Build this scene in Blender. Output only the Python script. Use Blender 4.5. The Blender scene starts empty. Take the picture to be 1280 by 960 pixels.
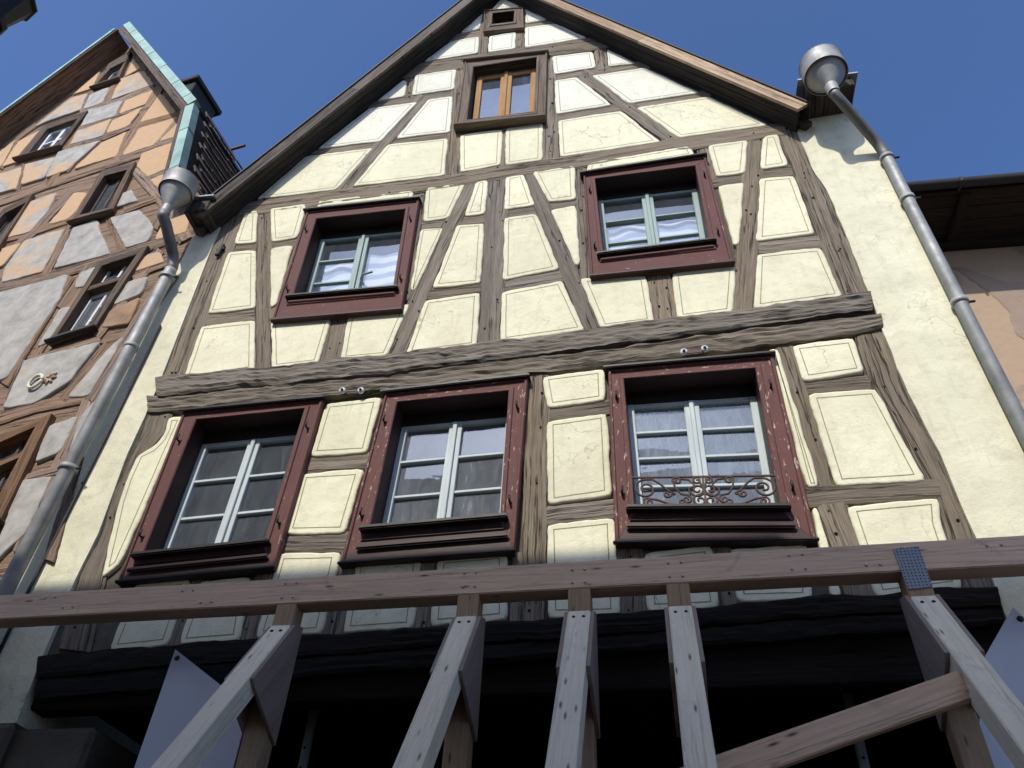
import bpy, bmesh, math, random
from mathutils import Vector, noise, Matrix
from mathutils.geometry import tessellate_polygon

random.seed(7)
SC = bpy.context.scene
COL = SC.collection
R = math.radians

# ------------------------------------------------------------------ camera
cam = bpy.data.cameras.new('camera')
cam_o = bpy.data.objects.new('camera', cam)
COL.objects.link(cam_o)
cam.sensor_width = 36.0
cam.lens = 36.0 * 1000.0 / 1280.0
cam.clip_start = 0.05
cam.clip_end = 2000
CR = Vector((0.98209117, 0.18379871, 0.0414122))
CU = Vector((0.09447949, -0.6706101, 0.73576879))
CF = Vector((-0.1630048, 0.71867943, 0.67596547))
M = Matrix((CR, CU, -CF)).transposed().to_4x4()
M.translation = Vector((0, -4.5, 1.6))
cam_o.matrix_world = M
SC.camera = cam_o

# ------------------------------------------------------------------ daylight
SUN_DIR = Vector((0.20, 1.0, -0.90)).normalized()          # the way the light travels
elev = math.asin(-SUN_DIR.z)
azim = math.atan2(-SUN_DIR.x, -SUN_DIR.y)
w = bpy.data.worlds.new('World')
SC.world = w
w.use_nodes = True
nt = w.node_tree
sky = nt.nodes.new('ShaderNodeTexSky')
sky.sky_type = 'NISHITA'
sky.sun_disc = False
sky.sun_elevation = elev
sky.sun_rotation = azim
sky.altitude = 200
sky.air_density = 0.7
sky.dust_density = 2.2
sky.ozone_density = 10.0
bg = nt.nodes['Background']
nt.links.new(sky.outputs[0], bg.inputs[0])
bg.inputs[1].default_value = 0.15
sun = bpy.data.lights.new('sun', 'SUN')
sun.energy = 2.55
sun.angle = R(0.53)
sun.color = (1.0, 0.95, 0.86)
sun_o = bpy.data.objects.new('sun', sun)
COL.objects.link(sun_o)
sun_o.rotation_euler = SUN_DIR.to_track_quat('-Z', 'Y').to_euler()
SC.view_settings.view_transform = 'Standard'
SC.view_settings.look = 'None'
SC.view_settings.exposure = 0.70
SC.view_settings.gamma = 1.0

# ------------------------------------------------------------------ measured outlines, in metres on each facade (x along the wall, z up)
PANELS = [[(-1.619, 13.034), (-1.478, 13.414), (-1.24, 13.285), (-1.206, 12.972)], [(-2.018, 12.444), (-1.742, 12.977), (-1.751, 12.467)],
 [(-1.136, 12.89), (-0.818, 12.403), (-1.11, 12.393)], [(-2.453, 11.749), (-2.121, 12.238), (-1.735, 12.24), (-1.721, 11.742)],
 [(-1.601, 12.189), (-1.233, 12.195), (-1.224, 11.7), (-1.582, 11.715)], [(-1.117, 12.273), (-0.699, 12.233), (-0.3, 11.657), (-1.098, 11.677)],
 [(-2.957, 10.868), (-2.667, 11.326), (-2.618, 11.278), (-2.589, 10.875)], [(-2.519, 11.417), (-1.977, 11.387), (-1.949, 10.855), (-2.49, 10.865)],
 [(-0.745, 11.308), (-0.24, 11.258), (-0.213, 10.831), (-0.717, 10.828)], [(-0.064, 11.26), (0.254, 10.772), (-0.072, 10.813)],
 [(-3.529, 9.906), (-3.024, 10.71), (-2.394, 10.676), (-2.745, 9.87)], [(-2.265, 10.695), (-1.953, 10.687), (-1.91, 9.832), (-2.553, 9.879)],
 [(-0.716, 10.678), (-0.445, 10.668), (-0.056, 9.89), (-0.684, 9.875)], [(-0.275, 10.651), (0.347, 10.64), (0.887, 9.874), (0.119, 9.872)],
 [(-4.048, 9.001), (-3.64, 9.779), (-2.802, 9.747), (-3.102, 8.965)], [(-2.633, 9.771), (-1.917, 9.714), (-1.876, 8.946), (-2.922, 8.984)],
 [(-1.78, 9.745), (-1.292, 9.728), (-1.272, 8.993), (-1.712, 8.966)], [(-1.256, 9.735), (-0.836, 9.736), (-0.828, 8.972), (-1.228, 8.982)],
 [(-0.67, 9.74), (0.025, 9.743), (0.402, 9.0), (-0.647, 8.987)], [(0.191, 9.763), (0.967, 9.769), (1.472, 9.027), (0.582, 9.028)],
 [(-4.122, 8.791), (-3.968, 8.779), (-3.819, 8.176), (-4.078, 8.201)], [(-3.824, 8.785), (-3.4, 8.771), (-3.364, 8.158), (-3.645, 8.155)],
 [(-3.629, 8.045), (-3.382, 8.049), (-3.33, 7.139), (-3.377, 7.102)], [(-3.262, 8.645), (-3.271, 8.809), (-2.196, 8.753), (-2.192, 8.592)],
 [(-4.102, 8.072), (-3.787, 8.043), (-3.534, 7.117), (-4.032, 7.113)], [(-4.035, 6.948), (-3.494, 6.945), (-3.313, 6.281), (-3.98, 6.249)],
 [(-3.325, 6.907), (-2.718, 6.849), (-2.721, 6.281), (-3.151, 6.273)], [(-2.563, 6.851), (-1.997, 6.929), (-2.107, 6.281), (-2.53, 6.284)],
 [(-2.067, 8.767), (-1.633, 8.752), (-1.755, 8.156), (-2.019, 8.152)], [(-2.029, 8.036), (-1.79, 8.012), (-1.973, 7.088), (-2.022, 7.119)],
 [(-1.522, 8.755), (-1.395, 8.753), (-1.389, 8.15), (-1.6, 8.156)], [(-1.662, 8.024), (-1.387, 8.005), (-1.356, 7.09), (-1.81, 7.109)],
 [(-1.858, 6.949), (-1.355, 6.971), (-1.334, 6.289), (-1.951, 6.269)], [(-1.209, 8.752), (-1.016, 8.764), (-0.887, 8.186), (-1.197, 8.175)],
 [(-0.933, 8.788), (-0.494, 8.797), (-0.486, 8.202), (-0.76, 8.204)], [(-0.739, 8.073), (-0.491, 8.103), (-0.462, 7.227), (-0.499, 7.178)],
 [(-1.191, 8.041), (-0.868, 8.049), (-0.648, 7.162), (-1.159, 7.099)], [(-1.165, 6.938), (-0.627, 7.005), (-0.431, 6.342), (-1.139, 6.303)],
 [(-0.466, 7.003), (0.098, 6.938), (0.12, 6.351), (-0.308, 6.338)], [(0.315, 6.93), (0.844, 6.938), (0.738, 6.37), (0.306, 6.355)],
 [(0.836, 8.823), (1.23, 8.82), (1.114, 8.253), (0.849, 8.251)], [(0.844, 8.105), (1.086, 8.113), (0.91, 7.207), (0.862, 7.205)],
 [(1.372, 8.842), (1.517, 8.846), (1.52, 8.288), (1.257, 8.279)], [(1.233, 8.131), (1.53, 8.111), (1.544, 7.223), (1.052, 7.223)],
 [(1.031, 7.052), (1.551, 7.042), (1.579, 6.409), (0.899, 6.381)],
 [(-3.971, 5.826), (-3.809, 5.824), (-3.832, 4.422), (-3.942, 4.307), (-3.987, 4.531), (-4.073, 4.958), (-4.098, 5.202), (-4.094, 5.44), (-3.989, 5.503), (-3.947, 5.582),
  (-3.941, 5.683)],
 [(-2.556, 5.807), (-2.09, 5.819), (-2.107, 5.255), (-2.573, 5.272)], [(-2.599, 5.115), (-2.113, 5.106), (-2.151, 4.557), (-2.604, 4.581)],
 [(-2.608, 4.43), (-2.158, 4.412), (-2.162, 3.811), (-2.619, 3.804)], [(-3.642, 4.264), (-3.229, 4.276), (-3.226, 3.782), (-3.644, 3.756)],
 [(-3.146, 4.247), (-2.782, 4.261), (-2.721, 3.793), (-3.156, 3.779)], [(-2.028, 4.335), (-1.568, 4.328), (-1.562, 3.82), (-2.028, 3.81)],
 [(-1.456, 4.315), (-0.992, 4.331), (-0.965, 3.849), (-1.455, 3.825)], [(-0.73, 4.519), (-0.279, 4.54), (-0.281, 3.84), (-0.712, 3.852)],
 [(-0.105, 4.264), (0.318, 4.292), (0.309, 3.856), (-0.114, 3.858)], [(0.42, 4.257), (0.884, 4.252), (0.833, 3.883), (0.411, 3.896)],
 [(0.956, 4.513), (0.995, 4.516), (1.004, 3.899), (0.945, 3.892)], [(1.166, 4.508), (1.714, 4.527), (1.67, 4.334), (1.661, 3.912), (1.186, 3.874)],
 [(-0.785, 5.876), (-0.298, 5.897), (-0.298, 5.567), (-0.737, 5.54)], [(-0.741, 5.415), (-0.29, 5.448), (-0.287, 4.712), (-0.727, 4.671)],
 [(-0.181, 5.898), (0.825, 5.911), (0.858, 5.831), (-0.172, 5.829)], [(0.944, 5.928), (1.0, 5.92), (1.046, 4.664), (0.961, 4.66)],
 [(1.103, 5.947), (1.55, 5.958), (1.548, 5.608), (1.117, 5.578)], [(1.125, 5.454), (1.579, 5.45), (1.673, 4.657), (1.138, 4.662)],
 [(-0.355, 8.806), (0.669, 8.868), (0.701, 8.667), (-0.375, 8.621)]]
TIMBERS = [('rail', [(-2.2, 12.476), (-0.655, 12.428)], [(-2.162, 12.244), (-0.64, 12.202)], 0.004), ('post', [(-1.659, 13.181), (-1.592, 11.581)], [(-1.792, 13.249), (-1.711, 11.634)], 0),
 ('post', [(-1.137, 13.021), (-1.112, 11.547)], [(-1.264, 13.083), (-1.227, 11.596)], 0),
 ('collar', [(-2.787, 11.75), (-1.916, 11.72), (-0.762, 11.67), (-0.052, 11.657)], [(-2.708, 11.375), (-1.86, 11.352), (-0.735, 11.31), (-0.042, 11.302)], -0.012),
 ('post', [(-2.508, 11.34), (-2.46, 10.808)], [(-2.656, 11.411), (-2.602, 10.872)], 0), ('post', [(-0.078, 11.33), (-0.071, 10.763)], [(-0.224, 11.347), (-0.211, 10.777)], 0),
 ('rail', [(-3.079, 10.897), (-1.892, 10.889)], [(-3.022, 10.664), (-1.855, 10.661)], 0.004),
 ('rail', [(-0.771, 10.889), (0.41, 10.854)], [(-0.753, 10.665), (0.409, 10.635)], 0.004),
 ('brace', [(-2.257, 10.691), (-2.621, 9.732), (-2.982, 8.801)], [(-2.412, 10.948), (-2.773, 9.955), (-3.13, 8.994)], -0.004),
 ('brace', [(-0.339, 10.878), (0.134, 9.995), (0.629, 9.018)], [(-0.436, 10.63), (0.035, 9.781), (0.53, 8.836)], -0.004),
 ('rail', [(-3.689, 9.932), (-1.853, 9.906)], [(-3.62, 9.708), (-1.817, 9.69)], 0.004), ('rail', [(-0.744, 9.939), (0.999, 9.958)], [(-0.726, 9.727), (0.99, 9.751)], 0.004),
 ('post', [(-1.827, 11.433), (-1.749, 9.883), (-1.704, 8.835)], [(-2.046, 11.536), (-1.944, 9.963), (-1.883, 8.902)], 0),
 ('post', [(-0.687, 11.406), (-0.664, 9.937), (-0.661, 8.873)], [(-0.89, 11.466), (-0.846, 9.986), (-0.829, 8.915)], 0),
 ('post', [(-1.237, 9.783), (-1.214, 8.904)], [(-1.321, 9.812), (-1.292, 8.928)], 0.002),
 ('tie_beam', [(-4.25, 8.978), (-3.071, 8.967), (-1.89, 8.943), (-1.165, 8.991), (-0.488, 8.986), (0.539, 9.035), (1.62, 9.043)],
  [(-4.148, 8.704), (-2.997, 8.699), (-1.842, 8.682), (-1.132, 8.731), (-0.47, 8.73), (0.536, 8.782), (1.594, 8.795)], -0.012),
 ('corner_post', [(-4.072, 8.783), (-4.02, 7.386), (-3.96, 6.146)], [(-4.376, 8.999), (-4.289, 7.547), (-4.198, 6.267)], 0),
 ('rail', [(-4.197, 8.26), (-3.792, 8.233)], [(-4.129, 8.072), (-3.731, 8.048)], 0.004), ('rail', [(-4.111, 7.161), (-3.521, 7.144)], [(-4.03, 6.96), (-3.453, 6.946)], 0.004),
 ('post', [(-3.807, 8.825), (-3.353, 7.021), (-3.142, 6.217)], [(-4.029, 8.879), (-3.538, 7.054), (-3.31, 6.239)], -0.002),
 ('rail', [(-3.718, 8.218), (-3.344, 8.21)], [(-3.655, 8.033), (-3.288, 8.027)], 0.004),
 ('post', [(-3.235, 8.77), (-3.212, 7.908), (-3.214, 6.896)], [(-3.462, 8.918), (-3.423, 8.039), (-3.407, 7.005)], 0.006),
 ('post', [(-2.044, 8.763), (-2.01, 7.978), (-1.996, 7.001)], [(-2.209, 8.835), (-2.165, 8.045), (-2.138, 7.058)], 0.004),
 ('rail', [(-2.126, 7.15), (-1.328, 7.121)], [(-2.094, 6.991), (-1.309, 6.966)], 0.004), ('rail', [(-2.077, 8.214), (-1.367, 8.181)], [(-2.043, 8.036), (-1.345, 8.006)], 0.004),
 ('brace', [(-1.454, 8.744), (-1.735, 7.632), (-1.837, 7.035), (-1.975, 6.201)], [(-1.627, 8.931), (-1.9, 7.777), (-1.997, 7.15), (-2.125, 6.295)], -0.006),
 ('post', [(-2.553, 6.863), (-2.539, 6.222)], [(-2.758, 6.958), (-2.732, 6.303)], 0), ('post', [(-1.281, 8.797), (-1.219, 6.248)], [(-1.42, 8.843), (-1.328, 6.271)], -0.004),
 ('post', [(-1.162, 8.783), (-1.125, 6.243)], [(-1.3, 8.829), (-1.233, 6.267)], -0.006), ('rail', [(-1.241, 8.207), (-0.841, 8.212)], [(-1.217, 8.031), (-0.824, 8.037)], 0.004),
 ('rail', [(-1.202, 7.12), (-0.596, 7.176)], [(-1.172, 6.944), (-0.577, 7.0)], 0.004), ('rail', [(-0.842, 8.252), (-0.462, 8.26)], [(-0.824, 8.077), (-0.45, 8.086)], 0.004),
 ('brace', [(-0.925, 8.898), (-0.791, 8.374), (-0.516, 7.263), (-0.304, 6.339)], [(-1.084, 8.811), (-0.944, 8.295), (-0.655, 7.2), (-0.432, 6.286)], -0.006),
 ('post', [(-0.38, 8.851), (-0.377, 7.912), (-0.364, 6.976)], [(-0.495, 8.871), (-0.483, 7.926), (-0.461, 6.984)], 0),
 ('post', [(0.315, 6.978), (0.313, 6.34)], [(0.107, 6.97), (0.118, 6.33)], 0),
 ('post', [(1.327, 8.897), (1.027, 7.362), (0.822, 6.354)], [(1.211, 8.945), (0.924, 7.396), (0.727, 6.381)], -0.004),
 ('post', [(1.417, 8.903), (1.102, 7.347), (0.898, 6.352)], [(1.308, 8.947), (1.006, 7.378), (0.81, 6.376)], -0.006),
 ('post', [(0.849, 8.885), (0.86, 8.24)], [(0.724, 8.857), (0.742, 8.213)], 0.002), ('rail', [(0.809, 8.285), (1.135, 8.286)], [(0.801, 8.114), (1.122, 8.117)], 0.004),
 ('rail', [(1.223, 8.326), (1.577, 8.306)], [(1.204, 8.143), (1.552, 8.124)], 0.004), ('rail', [(1.019, 7.256), (1.606, 7.226)], [(1.002, 7.084), (1.579, 7.057)], 0.004),
 ('corner_post', [(1.674, 8.939), (1.682, 7.843), (1.69, 6.391)], [(1.52, 8.871), (1.543, 7.785), (1.569, 6.344)], -0.004),
 ('corner_post', [(1.752, 8.929), (1.776, 7.817), (1.79, 6.333)], [(1.621, 8.862), (1.658, 7.763), (1.688, 6.291)], -0.002),
 ('beam', [(-4.241, 6.289), (-3.308, 6.281), (-2.147, 6.274), (-1.05, 6.296), (-0.003, 6.335), (0.999, 6.373), (1.776, 6.402)],
  [(-4.138, 6.059), (-3.229, 6.057), (-2.095, 6.056), (-1.022, 6.083), (0.002, 6.125), (0.982, 6.167), (1.743, 6.199)], -0.05),
 ('beam', [(-4.255, 6.082), (-3.253, 6.086), (-2.112, 6.066), (-1.039, 6.075), (-0.017, 6.109), (0.961, 6.141), (1.798, 6.188)],
  [(-4.161, 5.88), (-3.184, 5.889), (-2.068, 5.875), (-1.015, 5.888), (-0.013, 5.926), (0.947, 5.962), (1.769, 6.011)], -0.03),
 ('rail', [(-2.633, 5.294), (-2.1, 5.279)], [(-2.585, 5.123), (-2.063, 5.11)], 0.004), ('rail', [(-2.664, 4.593), (-2.133, 4.58)], [(-2.615, 4.428), (-2.096, 4.418)], 0.004),
 ('post', [(-0.711, 5.908), (-0.727, 5.021), (-0.742, 3.739)], [(-0.903, 5.942), (-0.9, 5.045), (-0.889, 3.75)], -0.004),
 ('rail', [(-0.795, 5.565), (-0.263, 5.596)], [(-0.778, 5.422), (-0.255, 5.455)], 0.004), ('rail', [(-0.78, 4.671), (-0.258, 4.698)], [(-0.762, 4.518), (-0.251, 4.546)], 0.004),
 ('post', [(1.116, 5.996), (1.137, 5.39), (1.149, 4.671)], [(0.987, 5.955), (1.018, 5.355), (1.039, 4.641)], 0),
 ('post', [(1.18, 4.63), (1.206, 4.216), (1.201, 3.871)], [(0.983, 4.561), (1.019, 4.161), (1.023, 3.828)], 0),
 ('rail', [(1.092, 5.584), (1.607, 5.595)], [(1.078, 5.463), (1.586, 5.475)], 0.004), ('rail', [(0.957, 4.681), (1.762, 4.676)], [(0.934, 4.523), (1.724, 4.522)], -0.004),
 ('post', [(-3.125, 4.282), (-3.138, 3.751)], [(-3.243, 4.328), (-3.249, 3.789)], 0), ('post', [(-2.614, 4.332), (-2.609, 3.762)], [(-2.752, 4.376), (-2.737, 3.798)], 0),
 ('post', [(-1.997, 4.383), (-2.023, 3.778)], [(-2.152, 4.431), (-2.166, 3.816)], 0), ('post', [(-1.441, 4.342), (-1.439, 3.791)], [(-1.587, 4.37), (-1.575, 3.813)], 0),
 ('post', [(-0.106, 4.335), (-0.117, 3.833)], [(-0.289, 4.337), (-0.288, 3.831)], 0), ('post', [(0.43, 4.3), (0.414, 3.854)], [(0.313, 4.292), (0.304, 3.845)], 0),
 ('post', [(-0.83, 4.319), (-0.832, 3.82)], [(-0.957, 4.332), (-0.951, 3.83)], 0.002),
 ('corner_post', [(-4.191, 5.897), (-4.181, 5.425), (-4.167, 5.048), (-4.113, 4.683), (-4.132, 4.357), (-4.05, 3.806)],
  [(-3.949, 5.868), (-3.919, 5.665), (-4.022, 5.458), (-4.07, 5.255), (-4.042, 4.963), (-3.957, 4.536), (-3.889, 4.21), (-3.792, 3.767)], 0),
 ('corner_post', [(1.567, 6.002), (1.556, 5.502), (1.618, 5.061), (1.678, 4.665), (1.661, 4.253), (1.647, 3.884)],
  [(1.769, 6.023), (1.766, 5.4), (1.811, 4.906), (1.831, 4.257), (1.819, 3.874)], 0)]
BRESSUMMER = ([(-4.152, 3.743), (-3.656, 3.767), (-2.721, 3.793), (-1.567, 3.826), (-0.64, 3.844), (0.836, 3.895), (1.83, 3.908)],
 [(-4.033, 3.457), (-3.537, 3.487), (-2.644, 3.529), (-1.533, 3.569), (-0.64, 3.603), (0.789, 3.662), (1.798, 3.694)])
WINDOWS = {'A': ([(-1.709, 12.953), (-1.15, 12.83), (-1.118, 12.162), (-1.673, 12.253)], [(-1.576, 12.792), (-1.271, 12.747), (-1.269, 12.415), (-1.567, 12.444)]),
 'LL': ([(-3.806, 5.81), (-2.563, 5.809), (-2.593, 4.277), (-3.758, 4.238)], [(-3.651, 5.722), (-2.707, 5.733), (-2.726, 4.472), (-3.642, 4.432)]),
 'LM': ([(-2.042, 5.806), (-0.885, 5.829), (-0.931, 4.293), (-2.123, 4.277)], [(-1.924, 5.707), (-1.033, 5.714), (-1.041, 4.544), (-1.955, 4.525)]),
 'LR': ([(-0.266, 5.831), (0.951, 5.814), (0.935, 4.242), (-0.281, 4.306)], [(-0.151, 5.725), (0.803, 5.705), (0.763, 4.475), (-0.136, 4.541)]),
 'T': ([(-1.862, 11.488), (-0.8, 11.355), (-0.798, 9.71), (-1.841, 9.8)], [(-1.732, 11.268), (-0.93, 11.249), (-0.93, 9.941), (-1.709, 9.973)]),
 'UL': ([(-3.334, 8.55), (-2.091, 8.486), (-2.042, 6.799), (-3.286, 6.85)], [(-3.187, 8.391), (-2.22, 8.347), (-2.169, 7.09), (-3.149, 7.134)]),
 'UR': ([(-0.405, 8.527), (0.789, 8.554), (0.827, 6.916), (-0.372, 6.946)], [(-0.289, 8.429), (0.674, 8.415), (0.661, 7.209), (-0.247, 7.208)])}
LEFT_PANELS = [(0, [(-3.052, 13.91), (-3.219, 14.695), (-2.803, 14.1)]), (1, [(-2.952, 13.14), (-3.125, 13.896), (-2.658, 13.904), (-2.154, 13.164), (-2.916, 13.096)]),
 (0, [(-4.082, 13.88), (-3.855, 14.599), (-3.695, 13.886)]), (1, [(-4.397, 12.979), (-4.055, 13.73), (-3.697, 13.725), (-3.525, 13.088), (-4.131, 13.046)]),
 (2, [(-3.463, 13.055), (-3.593, 13.641), (-3.234, 13.685), (-3.096, 13.09)]), (2, [(-3.187, 12.407), (-3.319, 12.981), (-2.644, 12.925), (-2.551, 12.393)]),
 (1, [(-3.11, 11.848), (-3.188, 12.291), (-2.584, 12.34), (-2.487, 11.794)]), (0, [(-2.498, 12.437), (-2.586, 12.894), (-2.093, 12.977), (-2.03, 12.478)]),
 (0, [(-2.472, 11.853), (-2.538, 12.27), (-2.064, 12.425), (-2.083, 11.884)]), (0, [(-1.886, 11.875), (-1.905, 12.8), (-1.236, 11.835)]),
 (0, [(-1.781, 10.962), (-1.82, 11.688), (-1.167, 11.689), (-1.278, 10.989)]), (0, [(-1.24, 11.052), (-1.072, 11.576), (-0.661, 11.017)]),
 (1, [(-3.075, 10.975), (-3.257, 11.741), (-2.475, 11.679), (-2.718, 11.0)]), (0, [(-2.604, 10.991), (-2.417, 11.587), (-2.049, 11.713), (-1.885, 10.989)]),
 (0, [(-1.359, 10.52), (-1.428, 10.86), (-0.635, 10.944), (-0.493, 10.265), (-1.03, 10.12)]), (0, [(-4.536, 11.124), (-4.85, 12.108), (-4.592, 12.733), (-4.385, 11.901)]),
 (0, [(-4.332, 11.812), (-4.491, 12.613), (-4.075, 12.797), (-4.002, 11.84)]), (1, [(-4.304, 10.99), (-4.367, 11.57), (-3.83, 11.591), (-3.528, 10.89)]),
 (1, [(-3.492, 10.973), (-3.8, 11.642), (-3.209, 11.569), (-3.093, 10.983)]), (0, [(-0.959, 10.036), (-0.479, 10.131), (-0.321, 9.562), (-0.535, 9.534)]),
 (1, [(-2.907, 9.55), (-3.018, 10.378), (-2.578, 10.422), (-2.475, 9.984), (-2.528, 9.527)]),
 (0, [(-2.283, 9.602), (-2.232, 10.28), (-1.961, 10.169), (-1.933, 9.687), (-2.0, 9.579)]), (2, [(-1.245, 9.553), (-1.317, 9.87), (-1.16, 9.892), (-0.921, 9.557)]),
 (0, [(-3.082, 8.852), (-3.098, 9.276), (-2.546, 9.338), (-2.588, 8.885)]), (1, [(-2.378, 8.493), (-2.509, 8.814), (-2.522, 9.362), (-1.91, 9.381), (-1.782, 8.501)]),
 (2, [(-1.627, 8.507), (-1.773, 9.346), (-1.449, 9.386), (-0.849, 8.514)]), (2, [(-0.66, 8.549), (-1.226, 9.333), (-0.796, 9.344), (-0.41, 8.869), (-0.368, 8.56)]),
 (0, [(-0.283, 8.558), (-0.296, 8.932), (0.048, 8.952), (0.146, 8.546)]), (2, [(-1.656, 6.624), (-2.497, 8.305), (-1.32, 8.321), (-1.2, 7.881), (-1.236, 6.715)]),
 (2, [(-1.087, 7.99), (-1.141, 8.29), (-0.948, 8.337), (-0.918, 7.99)]), (1, [(-0.313, 8.019), (-0.265, 8.313), (-0.093, 8.295), (0.058, 8.067)]),
 (2, [(-0.351, 7.5), (-0.316, 7.863), (-0.072, 7.875), (-0.051, 7.592)]), (3, [(-0.342, 7.167), (-0.353, 7.44), (-0.033, 7.549), (0.008, 7.126)]),
 (2, [(-1.087, 7.097), (-1.098, 7.685), (-0.937, 7.675), (-0.977, 7.113)]), (2, [(-1.034, 6.278), (-1.144, 6.932), (-0.244, 6.96), (-0.357, 6.441), (-0.663, 6.244)]),
 (2, [(-0.279, 6.235), (-0.061, 6.868), (0.034, 6.962), (-0.001, 6.19)]), (2, [(-0.232, 5.487), (-0.298, 5.919), (-0.012, 5.968), (0.012, 5.558)]),
 (2, [(-0.111, 4.449), (-0.268, 5.328), (0.061, 5.31), (0.108, 4.75)]), (2, [(0.022, 5.952), (0.093, 6.121), (0.16, 6.106), (0.24, 5.431), (0.1, 5.499)])]
LEFT_TIMBERS = [([(-4.197, 10.763), (-3.014, 10.902), (-1.86, 11.011), (-1.504, 11.028), (-0.645, 11.166)],
  [(-3.985, 10.501), (-2.829, 10.642), (-1.703, 10.754), (-1.353, 10.772), (-0.511, 10.91)]),
 ([(-2.971, 10.793), (-3.046, 12.936)], [(-2.817, 10.65), (-2.871, 12.744)]), ([(-3.233, 11.744), (-3.249, 13.955)], [(-3.02, 11.528), (-3.008, 13.67)]),
 ([(-2.838, 11.117), (-2.641, 13.387)], [(-2.684, 10.958), (-2.469, 13.174)]), ([(-1.941, 10.979), (-2.109, 13.144)], [(-1.762, 10.808), (-1.903, 12.913)]),
 ([(-3.239, 12.461), (-1.788, 12.452)], [(-3.096, 12.235), (-1.671, 12.233)]), ([(-3.211, 12.928), (-2.78, 14.174)], [(-3.061, 12.74), (-2.628, 13.958)]),
 ([(-3.151, 11.883), (-2.495, 11.88), (-2.085, 11.989)], [(-3.034, 11.703), (-2.384, 11.702), (-1.976, 11.812)]),
 ([(-3.579, 13.146), (-2.785, 13.08), (-2.226, 13.233)], [(-3.427, 12.9), (-2.643, 12.839), (-2.087, 12.991)]),
 ([(-2.075, 11.908), (-1.182, 11.881)], [(-1.958, 11.703), (-1.08, 11.68)]), ([(-1.324, 11.01), (-1.18, 11.76)], [(-1.214, 10.879), (-1.066, 11.616)]),
 ([(-1.84, 10.984), (-1.317, 11.064), (-0.659, 11.094)], [(-1.744, 10.829), (-1.229, 10.909), (-0.581, 10.941)]),
 ([(-3.603, 10.919), (-3.931, 11.74)], [(-3.45, 10.816), (-3.766, 11.623)]),
 ([(-4.448, 11.871), (-4.686, 12.868), (-4.501, 13.212)], [(-4.288, 11.735), (-4.511, 12.692), (-4.33, 13.006)]),
 ([(-1.304, 10.57), (-0.439, 9.48), (0.246, 8.444)], [(-1.394, 10.387), (-0.558, 9.362), (0.113, 8.372)]),
 ([(-3.369, 9.67), (-2.64, 9.656), (-2.0, 9.717)], [(-3.215, 9.471), (-2.498, 9.461), (-1.867, 9.523)]),
 ([(-2.856, 9.0), (-2.602, 9.63), (-2.413, 10.473)], [(-2.668, 8.825), (-2.41, 9.441), (-2.213, 10.262)]),
 ([(-1.791, 8.476), (-2.054, 10.262)], [(-1.643, 8.369), (-1.883, 10.116)]),
 ([(-2.653, 8.513), (-1.49, 8.494), (-0.804, 8.546), (0.114, 8.62)], [(-2.499, 8.314), (-1.359, 8.302), (-0.683, 8.356), (0.217, 8.433)]),
 ([(-1.204, 9.414), (-0.62, 8.558)], [(-1.326, 9.378), (-0.733, 8.524)]), ([(-0.48, 8.9), (-0.52, 9.632)], [(-0.334, 8.778), (-0.365, 9.493)]),
 ([(-1.136, 9.539), (-0.654, 9.629)], [(-1.031, 9.375), (-0.556, 9.465)]), ([(-1.3, 6.684), (-1.354, 8.341)], [(-1.165, 6.597), (-1.199, 8.219)]),
 ([(-1.183, 7.755), (-1.157, 8.485)], [(-1.052, 7.653), (-1.019, 8.368)]), ([(-1.103, 6.958), (-1.027, 8.23)], [(-0.995, 6.88), (-0.909, 8.13)]),
 ([(-0.421, 7.125), (-0.198, 8.419)], [(-0.284, 7.013), (-0.05, 8.277)]), ([(-0.369, 8.04), (0.088, 8.154)], [(-0.274, 7.9), (0.176, 8.013)]),
 ([(-0.093, 6.226), (0.094, 7.969)], [(0.127, 6.073), (0.343, 7.749)]), ([(-1.127, 6.964), (-0.314, 7.062)], [(-1.034, 6.846), (-0.233, 6.944)]),
 ([(-1.234, 6.216), (-0.666, 6.288), (-0.054, 6.275)], [(-1.107, 6.07), (-0.556, 6.141), (0.037, 6.131)]), ([(-0.389, 6.278), (-0.203, 6.959)], [(-0.251, 6.174), (-0.06, 6.838)]),
 ([(-0.288, 5.38), (0.065, 5.413)], [(-0.2, 5.27), (0.147, 5.304)]), ([(0.028, 5.375), (-0.088, 6.194)], [(0.148, 5.317), (0.045, 6.121)]),
 ([(0.046, 4.619), (-0.035, 5.637)], [(0.139, 4.577), (0.069, 5.58)]), ([(0.403, 4.499), (0.031, 6.162)], [(0.507, 4.462), (0.16, 6.1)]),
 ([(-2.543, 11.857), (-2.149, 11.976)], [(-2.427, 11.681), (-2.038, 11.799)]), ([(-1.08, 6.412), (-1.212, 6.975)], [(-0.991, 6.365), (-1.117, 6.922)]),
 ([(-1.058, 10.191), (-0.369, 10.252)], [(-0.965, 10.033), (-0.286, 10.095)])]
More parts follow.
